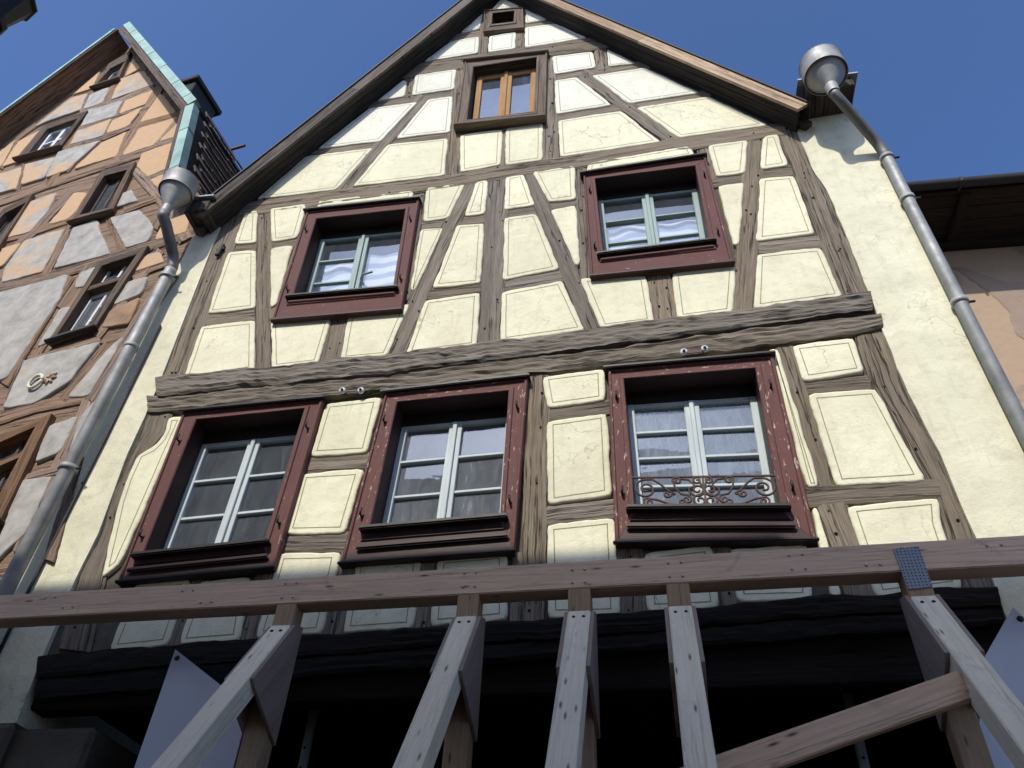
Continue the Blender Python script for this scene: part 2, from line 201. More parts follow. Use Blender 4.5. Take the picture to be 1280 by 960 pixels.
LEFT_WINDOWS = [([(-3.688, 14.701), (-3.349, 14.948), (-3.078, 13.753), (-3.596, 13.744)], [(-3.532, 14.433), (-3.291, 14.554), (-3.208, 13.936), (-3.567, 13.918)], 'open'),
 ([(-4.064, 12.834), (-3.246, 12.862), (-3.205, 11.753), (-4.062, 11.817)], [(-3.891, 12.628), (-3.328, 12.66), (-3.338, 11.925), (-3.858, 11.878)], 'white'),
 ([(-1.913, 10.603), (-1.367, 10.572), (-1.198, 9.379), (-1.814, 9.386)], [(-1.788, 10.417), (-1.42, 10.407), (-1.325, 9.526), (-1.748, 9.541)], 'dark'),
 ([(-0.895, 8.367), (-0.275, 8.419), (-0.373, 7.124), (-0.894, 7.062)], [(-0.798, 8.252), (-0.369, 8.299), (-0.478, 7.222), (-0.845, 7.174)], 'transom'),
 ([(-3.381, 10.313), (-2.995, 10.511), (-2.845, 9.261), (-3.309, 9.136)], [(-3.28, 10.165), (-2.983, 10.32), (-2.979, 9.421), (-3.351, 9.341)], 'dark'),
 ([(-0.883, 5.871), (-0.294, 6.024), (-0.195, 4.872), (-0.735, 4.769)], [(-0.8, 5.764), (-0.402, 5.9), (-0.359, 5.01), (-0.707, 4.913)], 'transom2')]


# ------------------------------------------------------------------ material helpers
def N(nt, t, **kw):
    n = nt.nodes.new(t)
    for k, v in kw.items():
        setattr(n, k, v)
    return n

def mat(name):
    m = bpy.data.materials.new(name)
    m.use_nodes = True
    return m, m.node_tree, m.node_tree.nodes['Principled BSDF']

def coords(nt, kind='Object', scale=(1, 1, 1)):
    tc = N(nt, 'ShaderNodeTexCoord')
    mp = N(nt, 'ShaderNodeMapping')
    mp.inputs['Scale'].default_value = scale
    nt.links.new(tc.outputs[kind], mp.inputs[0])
    return mp.outputs[0]

def noise_tex(nt, vec, scale, detail=6, rough=0.6, dist=0.0):
    n = N(nt, 'ShaderNodeTexNoise')
    n.inputs['Scale'].default_value = scale
    n.inputs['Detail'].default_value = detail
    n.inputs['Roughness'].default_value = rough
    n.inputs['Distortion'].default_value = dist
    nt.links.new(vec, n.inputs['Vector'])
    return n.outputs['Fac']

def ramp(nt, fac, stops):
    r = N(nt, 'ShaderNodeValToRGB')
    el = r.color_ramp.elements
    while len(el) < len(stops):
        el.new(0.5)
    for e, (p, c) in zip(el, stops):
        e.position = p
        e.color = (c[0], c[1], c[2], 1) if not isinstance(c, (int, float)) else (c, c, c, 1)
    nt.links.new(fac, r.inputs[0])
    return r.outputs[0]

def mix(nt, fac, a, b, mode='MIX'):
    m = N(nt, 'ShaderNodeMix', data_type='RGBA', blend_type=mode)
    for s, v in ((0, fac), (6, a), (7, b)):
        if hasattr(v, 'is_output'):
            nt.links.new(v, m.inputs[s])
        elif s == 0:
            m.inputs[0].default_value = v
        else:
            m.inputs[s].default_value = (v[0], v[1], v[2], 1)
    return m.outputs[2]

def bump(nt, bsdf, h, strength, dist):
    b = N(nt, 'ShaderNodeBump')
    b.inputs['Strength'].default_value = strength
    b.inputs['Distance'].default_value = dist
    nt.links.new(h, b.inputs['Height'])
    nt.links.new(b.outputs[0], bsdf.inputs['Normal'])

def fmath(nt, op, a, b):
    m = N(nt, 'ShaderNodeMath', operation=op)
    for i, v in enumerate((a, b)):
        if hasattr(v, 'is_output'):
            nt.links.new(v, m.inputs[i])
        else:
            m.inputs[i].default_value = v
    return m.outputs[0]

def plaster_mat(name, base, stain, dirt=0.25, scale=1.0):
    m, nt, b = mat(name)
    v = coords(nt)
    big = noise_tex(nt, v, 1.6 * scale, 5, 0.6)
    mid = noise_tex(nt, v, 9 * scale, 6, 0.65)
    vs = coords(nt, 'Object', (9, 9, 0.9))
    run = noise_tex(nt, vs, 2.2, 5, 0.6)
    c = mix(nt, ramp(nt, big, [(0.35, 0), (0.75, dirt)]), base, stain)
    c = mix(nt, ramp(nt, mid, [(0.5, 0), (0.8, dirt * 1.1)]), c, stain)
    c = mix(nt, ramp(nt, run, [(0.56, 0), (0.8, dirt * 0.9)]), c, stain)
    ck = noise_tex(nt, v, 1.9, 4, 0.55, 0.25)
    cl = ramp(nt, ck, [(0.4955, 0), (0.499, 1), (0.501, 1), (0.5045, 0)])
    cm = ramp(nt, noise_tex(nt, v, 0.9, 2, 0.5), [(0.50, 0), (0.60, 0.55)])
    c = mix(nt, fmath(nt, 'MULTIPLY', cl, cm), c, [x * 0.35 for x in stain])
    inf = N(nt, 'ShaderNodeObjectInfo')
    hv = N(nt, 'ShaderNodeHueSaturation')
    nt.links.new(c, hv.inputs['Color'])
    nt.links.new(ramp(nt, inf.outputs['Random'], [(0, 0.93), (1, 1.03)]), hv.inputs['Value'])
    nt.links.new(hv.outputs[0], b.inputs['Base Color'])
    b.inputs['Roughness'].default_value = 0.92
    b.inputs['Specular IOR Level'].default_value = 0.15
    h = fmath(nt, 'ADD', noise_tex(nt, v, 7, 6, 0.6), fmath(nt, 'MULTIPLY', noise_tex(nt, v, 70, 4, 0.6), 0.22))
    bump(nt, b, h, 0.55, 0.022)
    return m

def flaking_mat(name, paint, under, lo, hi):
    """ochre limewash that has come off the grey render in places"""
    m, nt, b = mat(name)
    v = coords(nt)
    f = noise_tex(nt, v, 1.5, 8, 0.62, 0.4)
    k = ramp(nt, f, [(lo, 0), (hi, 1)])
    f2 = noise_tex(nt, v, 14, 5, 0.65)
    p = mix(nt, ramp(nt, f2, [(0.4, 0), (0.75, 0.35)]), paint, [x * 0.72 for x in paint])
    u = mix(nt, ramp(nt, noise_tex(nt, v, 5, 8, 0.7), [(0.35, 0), (0.7, 0.9)]), under, [x * 0.52 for x in under])
    c = mix(nt, k, p, u)
    nt.links.new(c, b.inputs['Base Color'])
    b.inputs['Roughness'].default_value = 0.95
    b.inputs['Specular IOR Level'].default_value = 0.1
    h = fmath(nt, 'ADD', noise_tex(nt, v, 6, 7, 0.65), fmath(nt, 'MULTIPLY', k, -0.25))
    bump(nt, b, h, 0.4, 0.013)
    return m

def wood_mat(name, light, dark, crack=0.55, bumpd=0.012, knots=False, rough=0.85, across=26, fine=0.6):
    """grain runs along U (metres along the piece)"""
    m, nt, b = mat(name)
    v = coords(nt, 'UV', (1, 1, 1))
    vg = coords(nt, 'UV', (1.3, across, 1))
    vf = coords(nt, 'UV', (3.0, across * 4.5, 1))
    g = noise_tex(nt, vg, 1.0, 9, 0.74, 0.25)
    f = noise_tex(nt, vf, 1.0, 6, 0.7, 0.3)
    big = noise_tex(nt, v, 1.3, 4, 0.6)
    c = mix(nt, ramp(nt, g, [(0.30, 0), (0.68, 1)]), dark, light)
    c = mix(nt, ramp(nt, f, [(0.36, fine), (0.58, 0)]), c, [x * 0.38 for x in dark])
    c = mix(nt, ramp(nt, big, [(0.45, 0), (0.75, 0.45)]), c, [light[0] * 0.75, light[1] * 0.76, light[2] * 0.86])
    h = fmath(nt, 'ADD', g, fmath(nt, 'MULTIPLY', f, 0.5))
    if crack:
        vc = coords(nt, 'UV', (0.30, 11, 1))
        cr = noise_tex(nt, vc, 1.0, 5, 0.6, 0.35)
        line = ramp(nt, cr, [(0.488, 0), (0.498, 1), (0.503, 1), (0.512, 0)])
        c = mix(nt, fmath(nt, 'MULTIPLY', line, crack), c, [x * 0.12 for x in dark])
        h = fmath(nt, 'SUBTRACT', h, fmath(nt, 'MULTIPLY', line, 0.8))
    inf = N(nt, 'ShaderNodeObjectInfo')
    hv = N(nt, 'ShaderNodeHueSaturation')
    hv.inputs['Fac'].default_value = 1.0 if crack > 0.4 else 0.25
    nt.links.new(c, hv.inputs['Color'])
    nt.links.new(ramp(nt, inf.outputs['Random'], [(0, 0.84), (0.5, 1.0), (1, 1.14)]), hv.inputs['Value'])
    nt.links.new(ramp(nt, fmath(nt, 'FRACT', fmath(nt, 'MULTIPLY', inf.outputs['Random'], 7.3), 0.0), [(0, 0.75), (1, 1.1)]), hv.inputs['Saturation'])
    c = hv.outputs[0]
    if knots:
        vk = coords(nt, 'UV', (4.2, 17, 1))
        vo = N(nt, 'ShaderNodeTexVoronoi')
        vo.inputs['Scale'].default_value = 1.0
        nt.links.new(vk, vo.inputs['Vector'])
        kn = ramp(nt, vo.outputs['Distance'], [(0.05, 0.85), (0.12, 0.3), (0.17, 0)])
        c = mix(nt, kn, c, [0.07, 0.035, 0.02])
        sc = ramp(nt, noise_tex(nt, v, 3.2, 7, 0.75, 1.0), [(0.56, 0), (0.72, 0.35)])
        c = mix(nt, sc, c, [0.16, 0.14, 0.13])
    nt.links.new(c, b.inputs['Base Color'])
    b.inputs['Roughness'].default_value = rough
    b.inputs['Specular IOR Level'].default_value = 0.2
    bump(nt, b, h, 0.8, bumpd)
    return m

def paint_mat(name, col, chip=None, amount=0.55, rough=0.55, lines=18):
    m, nt, b = mat(name)
    v = coords(nt, 'UV', (1, 1, 1))
    vg = coords(nt, 'UV', (1.2, lines, 1))
    g = noise_tex(nt, vg, 1.4, 7, 0.68)
    c = mix(nt, ramp(nt, g, [(0.35, 0.5), (0.65, 0)]), col, [x * 0.55 for x in col])
    c = mix(nt, ramp(nt, noise_tex(nt, v, 2.2, 5, 0.6), [(0.45, 0), (0.75, 0.3)]), c, [min(1, x * 1.35) for x in col])
    if chip:
        ch = ramp(nt, noise_tex(nt, coords(nt, 'UV', (9, 30, 1)), 1.0, 8, 0.7), [(amount, 0), (amount + .03, 1)])
        c = mix(nt, ch, c, chip)
    nt.links.new(c, b.inputs['Base Color'])
    b.inputs['Roughness'].default_value = rough
    b.inputs['Specular IOR Level'].default_value = 0.25
    bump(nt, b, g, 0.5, 0.005)
    return m

def metal_mat(name, col, rough=0.4, var=0.3, metallic=0.9):
    m, nt, b = mat(name)
    v = coords(nt)
    f = noise_tex(nt, v, 5, 6, 0.65)
    c = mix(nt, ramp(nt, f, [(0.35, 0), (0.7, 1)]), col, [x * (1 - var) for x in col])
    nt.links.new(c, b.inputs['Base Color'])
    nt.links.new(ramp(nt, noise_tex(nt, v, 11, 5, 0.6), [(0.3, rough), (0.7, rough + 0.2)]), b.inputs['Roughness'])
    b.inputs['Metallic'].default_value = metallic
    bump(nt, b, f, 0.25, 0.004)
    return m

def plain_mat(name, col, rough=0.8, metallic=0.0, scale=12, var=0.35):
    m, nt, b = mat(name)
    v = coords(nt)
    f = noise_tex(nt, v, scale, 6, 0.65)
    nt.links.new(mix(nt, ramp(nt, f, [(0.35, 0), (0.7, 1)]), col, [x * (1 - var) for x in col]), b.inputs['Base Color'])
    b.inputs['Roughness'].default_value = rough
    b.inputs['Metallic'].default_value = metallic
    bump(nt, b, f, 0.3, 0.006)
    return m

def glass_mat(name, dust_sheen, refl=0.30, dust_sheen_col=(0.62, 0.64, 0.66)):
    m, nt, b = mat(name)
    nt.nodes.remove(b)
    out = nt.nodes['Material Output']
    v = coords(nt)
    tr = N(nt, 'ShaderNodeBsdfTransparent')
    tr.inputs[0].default_value = (0.82, 0.86, 0.86, 1)
    gl = N(nt, 'ShaderNodeBsdfGlossy')
    gl.inputs['Roughness'].default_value = 0.015
    gl.inputs[0].default_value = (0.95, 0.97, 1, 1)
    df = N(nt, 'ShaderNodeBsdfDiffuse')
    df.inputs[0].default_value = (*dust_sheen_col, 1)  # bluish film: dust plus reflected sky put into the colour
    wob = noise_tex(nt, v, 3.0, 3, 0.5)
    bp = N(nt, 'ShaderNodeBump')
    bp.inputs['Strength'].default_value = 0.10
    bp.inputs['Distance'].default_value = 0.02
    nt.links.new(wob, bp.inputs['Height'])
    nt.links.new(bp.outputs[0], gl.inputs['Normal'])
    s1 = N(nt, 'ShaderNodeMixShader')
    s1.inputs[0].default_value = refl
    nt.links.new(tr.outputs[0], s1.inputs[1])
    nt.links.new(gl.outputs[0], s1.inputs[2])
    smear = noise_tex(nt, coords(nt, 'Object', (14, 14, 3)), 1.0, 7, 0.7, 0.6)
    d = ramp(nt, smear, [(0.3, dust_sheen * 0.5), (0.62, dust_sheen), (0.80, min(0.8, dust_sheen * 3.2))])
    s2 = N(nt, 'ShaderNodeMixShader')
    nt.links.new(d, s2.inputs[0])
    nt.links.new(s1.outputs[0], s2.inputs[1])
    nt.links.new(df.outputs[0], s2.inputs[2])
    nt.links.new(s2.outputs[0], out.inputs[0])
    return m

MT = dict(
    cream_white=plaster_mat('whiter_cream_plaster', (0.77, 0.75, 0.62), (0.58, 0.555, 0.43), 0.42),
    cream=plaster_mat('cream_plaster', (0.78, 0.745, 0.535), (0.53, 0.485, 0.34), 0.55),
    side=plaster_mat('cream_side_plaster', (0.78, 0.745, 0.545), (0.52, 0.49, 0.35), 0.7),
    line=plain_mat('olive_line_paint', (0.30, 0.29, 0.15), 0.9, var=0.5, scale=30),
    backing=plain_mat('dark_mortar', (0.10, 0.085, 0.065), 0.95),
    oak=wood_mat('weathered_oak', (0.31, 0.255, 0.185), (0.145, 0.115, 0.082), 0.9, 0.013),
    oak_dark=wood_mat('dark_oak', (0.14, 0.112, 0.082), (0.04, 0.032, 0.025), 0.9, 0.02),
    black_wood=wood_mat('black_oak', (0.026, 0.019, 0.013), (0.009, 0.007, 0.005), 0.5, 0.02),  # black wood; on the ground-floor ceiling and joists the black stands for shade
    bargeboard=wood_mat('bargeboard_wood', (0.62, 0.42, 0.235), (0.34, 0.22, 0.12), 0.5, 0.008),
    barge_grey=wood_mat('grey_bargeboard_wood', (0.22, 0.18, 0.14), (0.07, 0.055, 0.045), 0.7, 0.012),
    soffit=wood_mat('soffit_wood', (0.075, 0.06, 0.045), (0.025, 0.02, 0.016), 0.5, 0.01),
    maroon=paint_mat('maroon_paint', (0.125, 0.054, 0.046), (0.4, 0.3, 0.24), 0.63, 0.75),
    maroon_chip=paint_mat('flaking_maroon_paint', (0.135, 0.058, 0.049), (0.48, 0.38, 0.30), 0.595, 0.75),
    maroon_dark=paint_mat('maroon_paint_and_shade', (0.045, 0.022, 0.02), None, rough=0.5),
    sill_dark=paint_mat('black_brown_sill_paint', (0.022, 0.015, 0.014), None, rough=0.45),
    grey_frame=wood_mat('grey_frame_wood', (0.25, 0.19, 0.14), (0.11, 0.08, 0.06), 0.4, 0.006),
    sash_white=paint_mat('pale_grey_blue_sash_paint', (0.50, 0.56, 0.55), (0.30, 0.30, 0.28), 0.68),
    sash_teal=paint_mat('grey_green_sash_paint', (0.28, 0.365, 0.34), (0.45, 0.47, 0.44), 0.70),
    sash_wood=wood_mat('new_brown_sash_wood', (0.50, 0.30, 0.14), (0.30, 0.16, 0.07), 0, 0.003),
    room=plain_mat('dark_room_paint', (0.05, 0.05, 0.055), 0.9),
    black=plain_mat('black_iron', (0.02, 0.017, 0.016), 0.55, 0.3),
    rust=plain_mat('rusty_wrought_iron', (0.095, 0.05, 0.04), 0.7, 0.2, 40),
    zinc=metal_mat('zinc', (0.37, 0.37, 0.355), 0.55, 0.4, 0.45),
    zinc_dark=metal_mat('dull_zinc', (0.22, 0.215, 0.205), 0.55, 0.4, 0.6),
    lead=metal_mat('lead_flashing', (0.36, 0.39, 0.43), 0.6, 0.3, 0.2),
    copper=plain_mat('verdigris_copper', (0.31, 0.46, 0.39), 0.6, 0.2, 4, 0.4),
    pine=wood_mat('raw_pine', (0.80, 0.53, 0.34), (0.69, 0.44, 0.275), 0.12, 0.003, True, 0.75, 14, 0.3),
    pine_pale=wood_mat('pale_weathered_pine', (0.90, 0.74, 0.51), (0.82, 0.655, 0.44), 0.12, 0.003, True, 0.75, 14, 0.22),
    pine_warm=wood_mat('warm_pine', (0.44, 0.28, 0.15), (0.36, 0.22, 0.11), 0.12, 0.003, True, 0.75, 14, 0.3),
    ply=wood_mat('plywood', (0.36, 0.26, 0.20), (0.25, 0.17, 0.125), 0, 0.003, False, 0.8, 10, 0.2),
    steel=metal_mat('galvanised_steel', (0.50, 0.50, 0.48), 0.5, 0.3, 0.3),
    sheet=plain_mat('white_board', (0.50, 0.50, 0.54), 0.6, 0, 3, 0.12),
    dark_stone=plain_mat('dark_masonry', (0.035, 0.032, 0.028), 0.95, 0, 4, 0.5),  # near-black base puts the shade of the ground-floor void into the colour
    pier=plaster_mat('shaded_pier_plaster', (0.12, 0.10, 0.075), (0.06, 0.05, 0.04), 0.7),  # plaster darkened in colour for the shade under the storey
    ochre=flaking_mat('ochre_plaster', (0.54, 0.36, 0.215), (0.45, 0.41, 0.35), 0.62, 0.72),
    flaky=flaking_mat('flaking_ochre_plaster', (0.53, 0.36, 0.22), (0.46, 0.435, 0.385), 0.44, 0.56),
    grey=flaking_mat('bare_grey_render', (0.54, 0.40, 0.27), (0.455, 0.43, 0.385), 0.28, 0.39),
    tan=flaking_mat('broken_tan_render', (0.42, 0.26, 0.16), (0.36, 0.24, 0.16), 0.4, 0.6),
    brown=wood_mat('brown_oak', (0.42, 0.27, 0.165), (0.21, 0.13, 0.078), 0.9, 0.02),
    brown_dark=wood_mat('dark_brown_oak', (0.21, 0.14, 0.095), (0.085, 0.055, 0.038), 0.8, 0.012),
    orange=wood_mat('orange_brown_frame_wood', (0.27, 0.15, 0.072), (0.15, 0.08, 0.04), 0.4, 0.006),
    white_paint=paint_mat('white_window_paint', (0.72, 0.72, 0.72), None),
    tile=plain_mat('old_roof_tile', (0.085, 0.062, 0.05), 0.9, 0, 6, 0.6),
    slate=plain_mat('dark_roofing', (0.03, 0.028, 0.03), 0.7),
    eave=wood_mat('dark_eave_wood', (0.05, 0.036, 0.028), (0.02, 0.015, 0.012), 0.5, 0.01),
    pink=flaking_mat('pinkish_tan_plaster', (0.40, 0.29, 0.20), (0.34, 0.265, 0.20), 0.55, 0.60),
    far_wall=plain_mat('far_plaster', (0.74, 0.64, 0.47), 0.9, 0, 5, 0.2),
    glass=glass_mat('dust_sheen_glass', 0.27, 0.10, (0.46, 0.50, 0.56)),
    glass_dark=glass_mat('dark_window_glass', 0.15, 0.09, (0.46, 0.52, 0.58)),
    glass_pale=glass_mat('pale_window_glass', 0.46, 0.09, (0.42, 0.49, 0.60)),
    glass_sky=glass_mat('sky_reflecting_glass', 0.14, 0.34, (0.42, 0.50, 0.64)),
    glass_blue=glass_mat('clear_window_glass', 0.09, 0.20, (0.5, 0.56, 0.66)),
)

def stripe_mat():
    m, nt, b = mat('striped_blind_fabric')
    b.inputs['Specular IOR Level'].default_value = 0
    v = coords(nt, 'UV', (1, 1, 1))
    wv = N(nt, 'ShaderNodeTexWave', wave_type='BANDS', bands_direction='Y')
    wv.inputs['Scale'].default_value = 1.75
    wv.inputs['Distortion'].default_value = 0.6
    wv.inputs['Detail'].default_value = 1
    wv.inputs['Detail Scale'].default_value = 1.2
    nt.links.new(v, wv.inputs['Vector'])
    c = ramp(nt, wv.outputs['Fac'], [(0.25, (0.78, 0.78, 0.80)), (0.5, (0.66, 0.69, 0.76)), (0.75, (0.34, 0.40, 0.53))])
    nt.links.new(c, b.inputs['Base Color'])
    b.inputs['Roughness'].default_value = 0.9
    return m
MT['stripe'] = stripe_mat()

def plate_mat():
    m, nt, b = mat('perforated_steel')
    v = coords(nt, 'UV', (55, 55, 55))
    vo = N(nt, 'ShaderNodeTexVoronoi')
    vo.inputs['Scale'].default_value = 1
    vo.inputs['Randomness'].default_value = 0.12
    nt.links.new(v, vo.inputs['Vector'])
    c = ramp(nt, vo.outputs['Distance'], [(0.2, (0.02, 0.02, 0.02)), (0.28, (0.22, 0.23, 0.24))])
    nt.links.new(c, b.inputs['Base Color'])
    b.inputs['Metallic'].default_value = 0.4
    b.inputs['Roughness'].default_value = 0.55
    return m
MT['plate'] = plate_mat()

def cobble_mat():
    m, nt, b = mat('street_cobbles')
    v = coords(nt, 'Object', (8, 8, 8))
    vo = N(nt, 'ShaderNodeTexVoronoi', feature='DISTANCE_TO_EDGE')
    nt.links.new(v, vo.inputs['Vector'])
    vo.inputs['Scale'].default_value = 1
    c = ramp(nt, vo.outputs['Distance'], [(0.03, (0.06, 0.055, 0.05)), (0.12, (0.19, 0.175, 0.155))])
    nt.links.new(c, b.inputs['Base Color'])
    b.inputs['Roughness'].default_value = 0.85
    bump(nt, b, vo.outputs['Distance'], 0.6, 0.03)
    return m
MT['cobble'] = cobble_mat()

# ------------------------------------------------------------------ mesh helpers
def link(name, me, parent=None, kind=None):
    o = bpy.data.objects.new(name, me)
    COL.objects.link(o)
    if parent:
        o.parent = parent
    if kind:
        o['kind'] = kind
    return o

def mobj(name, verts, faces, m, parent=None, uvs=None, smooth=False, kind=None):
    me = bpy.data.meshes.new(name)
    me.from_pydata([tuple(v) for v in verts], [], faces)
    if uvs is None:
        # box-projected metres
        uvs = None
        uv = me.uv_layers.new(name='UVMap')
        for p in me.polygons:
            n = p.normal
            ax = max(range(3), key=lambda i: abs(n[i]))
            for li in p.loop_indices:
                c = me.vertices[me.loops[li].vertex_index].co
                uv.data[li].uv = {0: (c.z, c.y), 1: (c.x, c.z), 2: (c.x, c.y)}[ax]
    else:
        uv = me.uv_layers.new(name='UVMap')
        for li, l in enumerate(me.loops):
            uv.data[li].uv = uvs[l.vertex_index]
    if smooth:
        for p in me.polygons:
            p.use_smooth = True
    me.materials.append(MT[m] if isinstance(m, str) else m)
    me.update()
    return link(name, me, parent, kind)

def recalc(o):
    bm = bmesh.new()
    bm.from_mesh(o.data)
    bmesh.ops.recalc_face_normals(bm, faces=bm.faces)
    bm.to_mesh(o.data)
    bm.free()
    return o

def thing(name, label, cat, loc=(0, 0, 0), rz=0.0, group=None):
    o = bpy.data.objects.new(name, None)
    COL.objects.link(o)
    o.location = loc
    o.rotation_euler = (0, 0, rz)
    o.empty_display_size = 0.2
    o['label'] = label
    o['category'] = cat
    if group:
        o['group'] = group
    return o

def tag(o, label, cat, group=None):
    o['label'] = label
    o['category'] = cat
    if group:
        o['group'] = group
    return o

def box(name, p0, p1, m, parent=None, bevel=0.0, axis=None, kind=None):
    """axis-aligned box; UV runs along its longest side"""
    x0, y0, z0 = (min(a, b) for a, b in zip(p0, p1))
    x1, y1, z1 = (max(a, b) for a, b in zip(p0, p1))
    bm = bmesh.new()
    bmesh.ops.create_cube(bm, size=1)
    for v in bm.verts:
        v.co = Vector(((v.co.x + .5) * (x1 - x0) + x0, (v.co.y + .5) * (y1 - y0) + y0, (v.co.z + .5) * (z1 - z0) + z0))
    if bevel:
        bmesh.ops.bevel(bm, geom=bm.edges[:], offset=bevel, segments=1, affect='EDGES')
    return finish(name, bm, m, parent, axis, kind)

def finish(name, bm, m, parent=None, axis=None, kind=None, smooth=False):
    me = bpy.data.meshes.new(name)
    bmesh.ops.recalc_face_normals(bm, faces=bm.faces)
    bm.to_mesh(me)
    bm.free()
    co = [v.co for v in me.vertices]
    d = [max(c[i] for c in co) - min(c[i] for c in co) for i in range(3)]
    if axis is None:
        axis = Vector([1.0 if i == d.index(max(d)) else 0.0 for i in range(3)])
    axis = Vector(axis).normalized()
    off = (random.random() * 9, random.random() * 9)
    uv = me.uv_layers.new(name='UVMap')
    for p in me.polygons:
        n = p.normal
        side = n.cross(axis)
        if side.length < 0.3:
            side = Vector((axis.y, axis.z, axis.x))
        side.normalize()
        for li in p.loop_indices:
            c = me.vertices[me.loops[li].vertex_index].co
            uv.data[li].uv = (c.dot(axis) + off[0], c.dot(side) + off[1])
        if smooth:
            p.use_smooth = True
    me.materials.append(MT[m] if isinstance(m, str) else m)
    return link(name, me, parent, kind)

def prism(name, poly, y0, y1, m, parent=None, axis=None, bevel=0.0, plane='xz', kind=None):
    """extrude an outline; plane xz -> along y, plane yz -> along x"""
    bm = bmesh.new()
    f = (lambda p, t: (p[0], t, p[1])) if plane == 'xz' else (lambda p, t: (t, p[0], p[1]))
    a = [bm.verts.new(f(p, y0)) for p in poly]
    b = [bm.verts.new(f(p, y1)) for p in poly]
    n = len(poly)
    bm.faces.new(a)
    bm.faces.new(b[::-1])
    for i in range(n):
        bm.faces.new((a[i], b[i], b[(i + 1) % n], a[(i + 1) % n]))
    if bevel:
        bmesh.ops.recalc_face_normals(bm, faces=bm.faces)
        bmesh.ops.bevel(bm, geom=bm.edges[:], offset=bevel, segments=1, affect='EDGES')
    return finish(name, bm, m, parent, axis, kind)

def beam(name, a, b, wid, hgt, m, parent=None, bevel=0.006, side=(0, 1, 0), sag=0.0):
    """square timber from a to b"""
    a, b = Vector(a), Vector(b)
    ax = (b - a).normalized()
    s = Vector(side)
    s = (s - ax * s.dot(ax)).normalized()
    t = ax.cross(s)
    bm = bmesh.new()
    bmesh.ops.create_cube(bm, size=1)
    for v in bm.verts:
        v.co = a + (b - a) * (v.co.x + .5) + s * v.co.y * wid + t * v.co.z * hgt
    bmesh.ops.bevel(bm, geom=bm.edges[:], offset=bevel, segments=2, affect='EDGES')
    return finish(name, bm, m, parent, ax)

def tube(name, pts, r, m, parent=None, n=14, closed_ends=True, radii=None, smooth=True):
    pts = [Vector(p) for p in pts]
    verts, faces, uvs = [], [], []
    ref = None
    L = 0
    for i, p in enumerate(pts):
        t = (pts[min(i + 1, len(pts) - 1)] - pts[max(i - 1, 0)]).normalized()
        if ref is None:
            ref = Vector((0, 1, 0)) if abs(t.y) < 0.9 else Vector((1, 0, 0))
        s = (ref - t * ref.dot(t)).normalized()
        ref = s
        u = t.cross(s)
        rr = radii[i] if radii else r
        if i:
            L += (p - pts[i - 1]).length
        for k in range(n):
            a = 2 * math.pi * k / n
            verts.append(p + (s * math.cos(a) + u * math.sin(a)) * rr)
            uvs.append((L, a * rr))
    for i in range(len(pts) - 1):
        for k in range(n):
            faces.append((i * n + k, i * n + (k + 1) % n, (i + 1) * n + (k + 1) % n, (i + 1) * n + k))
    if closed_ends:
        faces.append(tuple(range(n))[::-1])
        faces.append(tuple((len(pts) - 1) * n + k for k in range(n)))
    return recalc(mobj(name, verts, faces, m, parent, uvs, smooth))

def lathe(name, prof, centre, m, parent=None, n=28):
    """prof: (radius, z) list round a vertical axis"""
    verts, faces, uvs = [], [], []
    for i, (r, z) in enumerate(prof):
        for k in range(n):
            a = 2 * math.pi * k / n
            verts.append((centre[0] + r * math.cos(a), centre[1] + r * math.sin(a), z))
            uvs.append((z, a * 0.2))
    for i in range(len(prof) - 1):
        for k in range(n):
            faces.append((i * n + k, i * n + (k + 1) % n, (i + 1) * n + (k + 1) % n, (i + 1) * n + k))
    o = recalc(mobj(name, verts, faces, m, parent, uvs, True))
    md = o.modifiers.new('edge', 'EDGE_SPLIT')
    md.split_angle = R(35)
    return o

def nz(*p):
    return noise.noise(Vector(p))

def resample(pts, n):
    d = [0]
    for a, b in zip(pts, pts[1:]):
        d.append(d[-1] + math.dist(a, b))
    out = []
    for i in range(n + 1):
        t = d[-1] * i / n
        k = 0
        while k < len(d) - 2 and d[k + 1] < t:
            k += 1
        f = (t - d[k]) / max(1e-9, d[k + 1] - d[k])
        out.append((pts[k][0] + (pts[k + 1][0] - pts[k][0]) * f, pts[k][1] + (pts[k + 1][1] - pts[k][1]) * f))
    return out, d[-1]

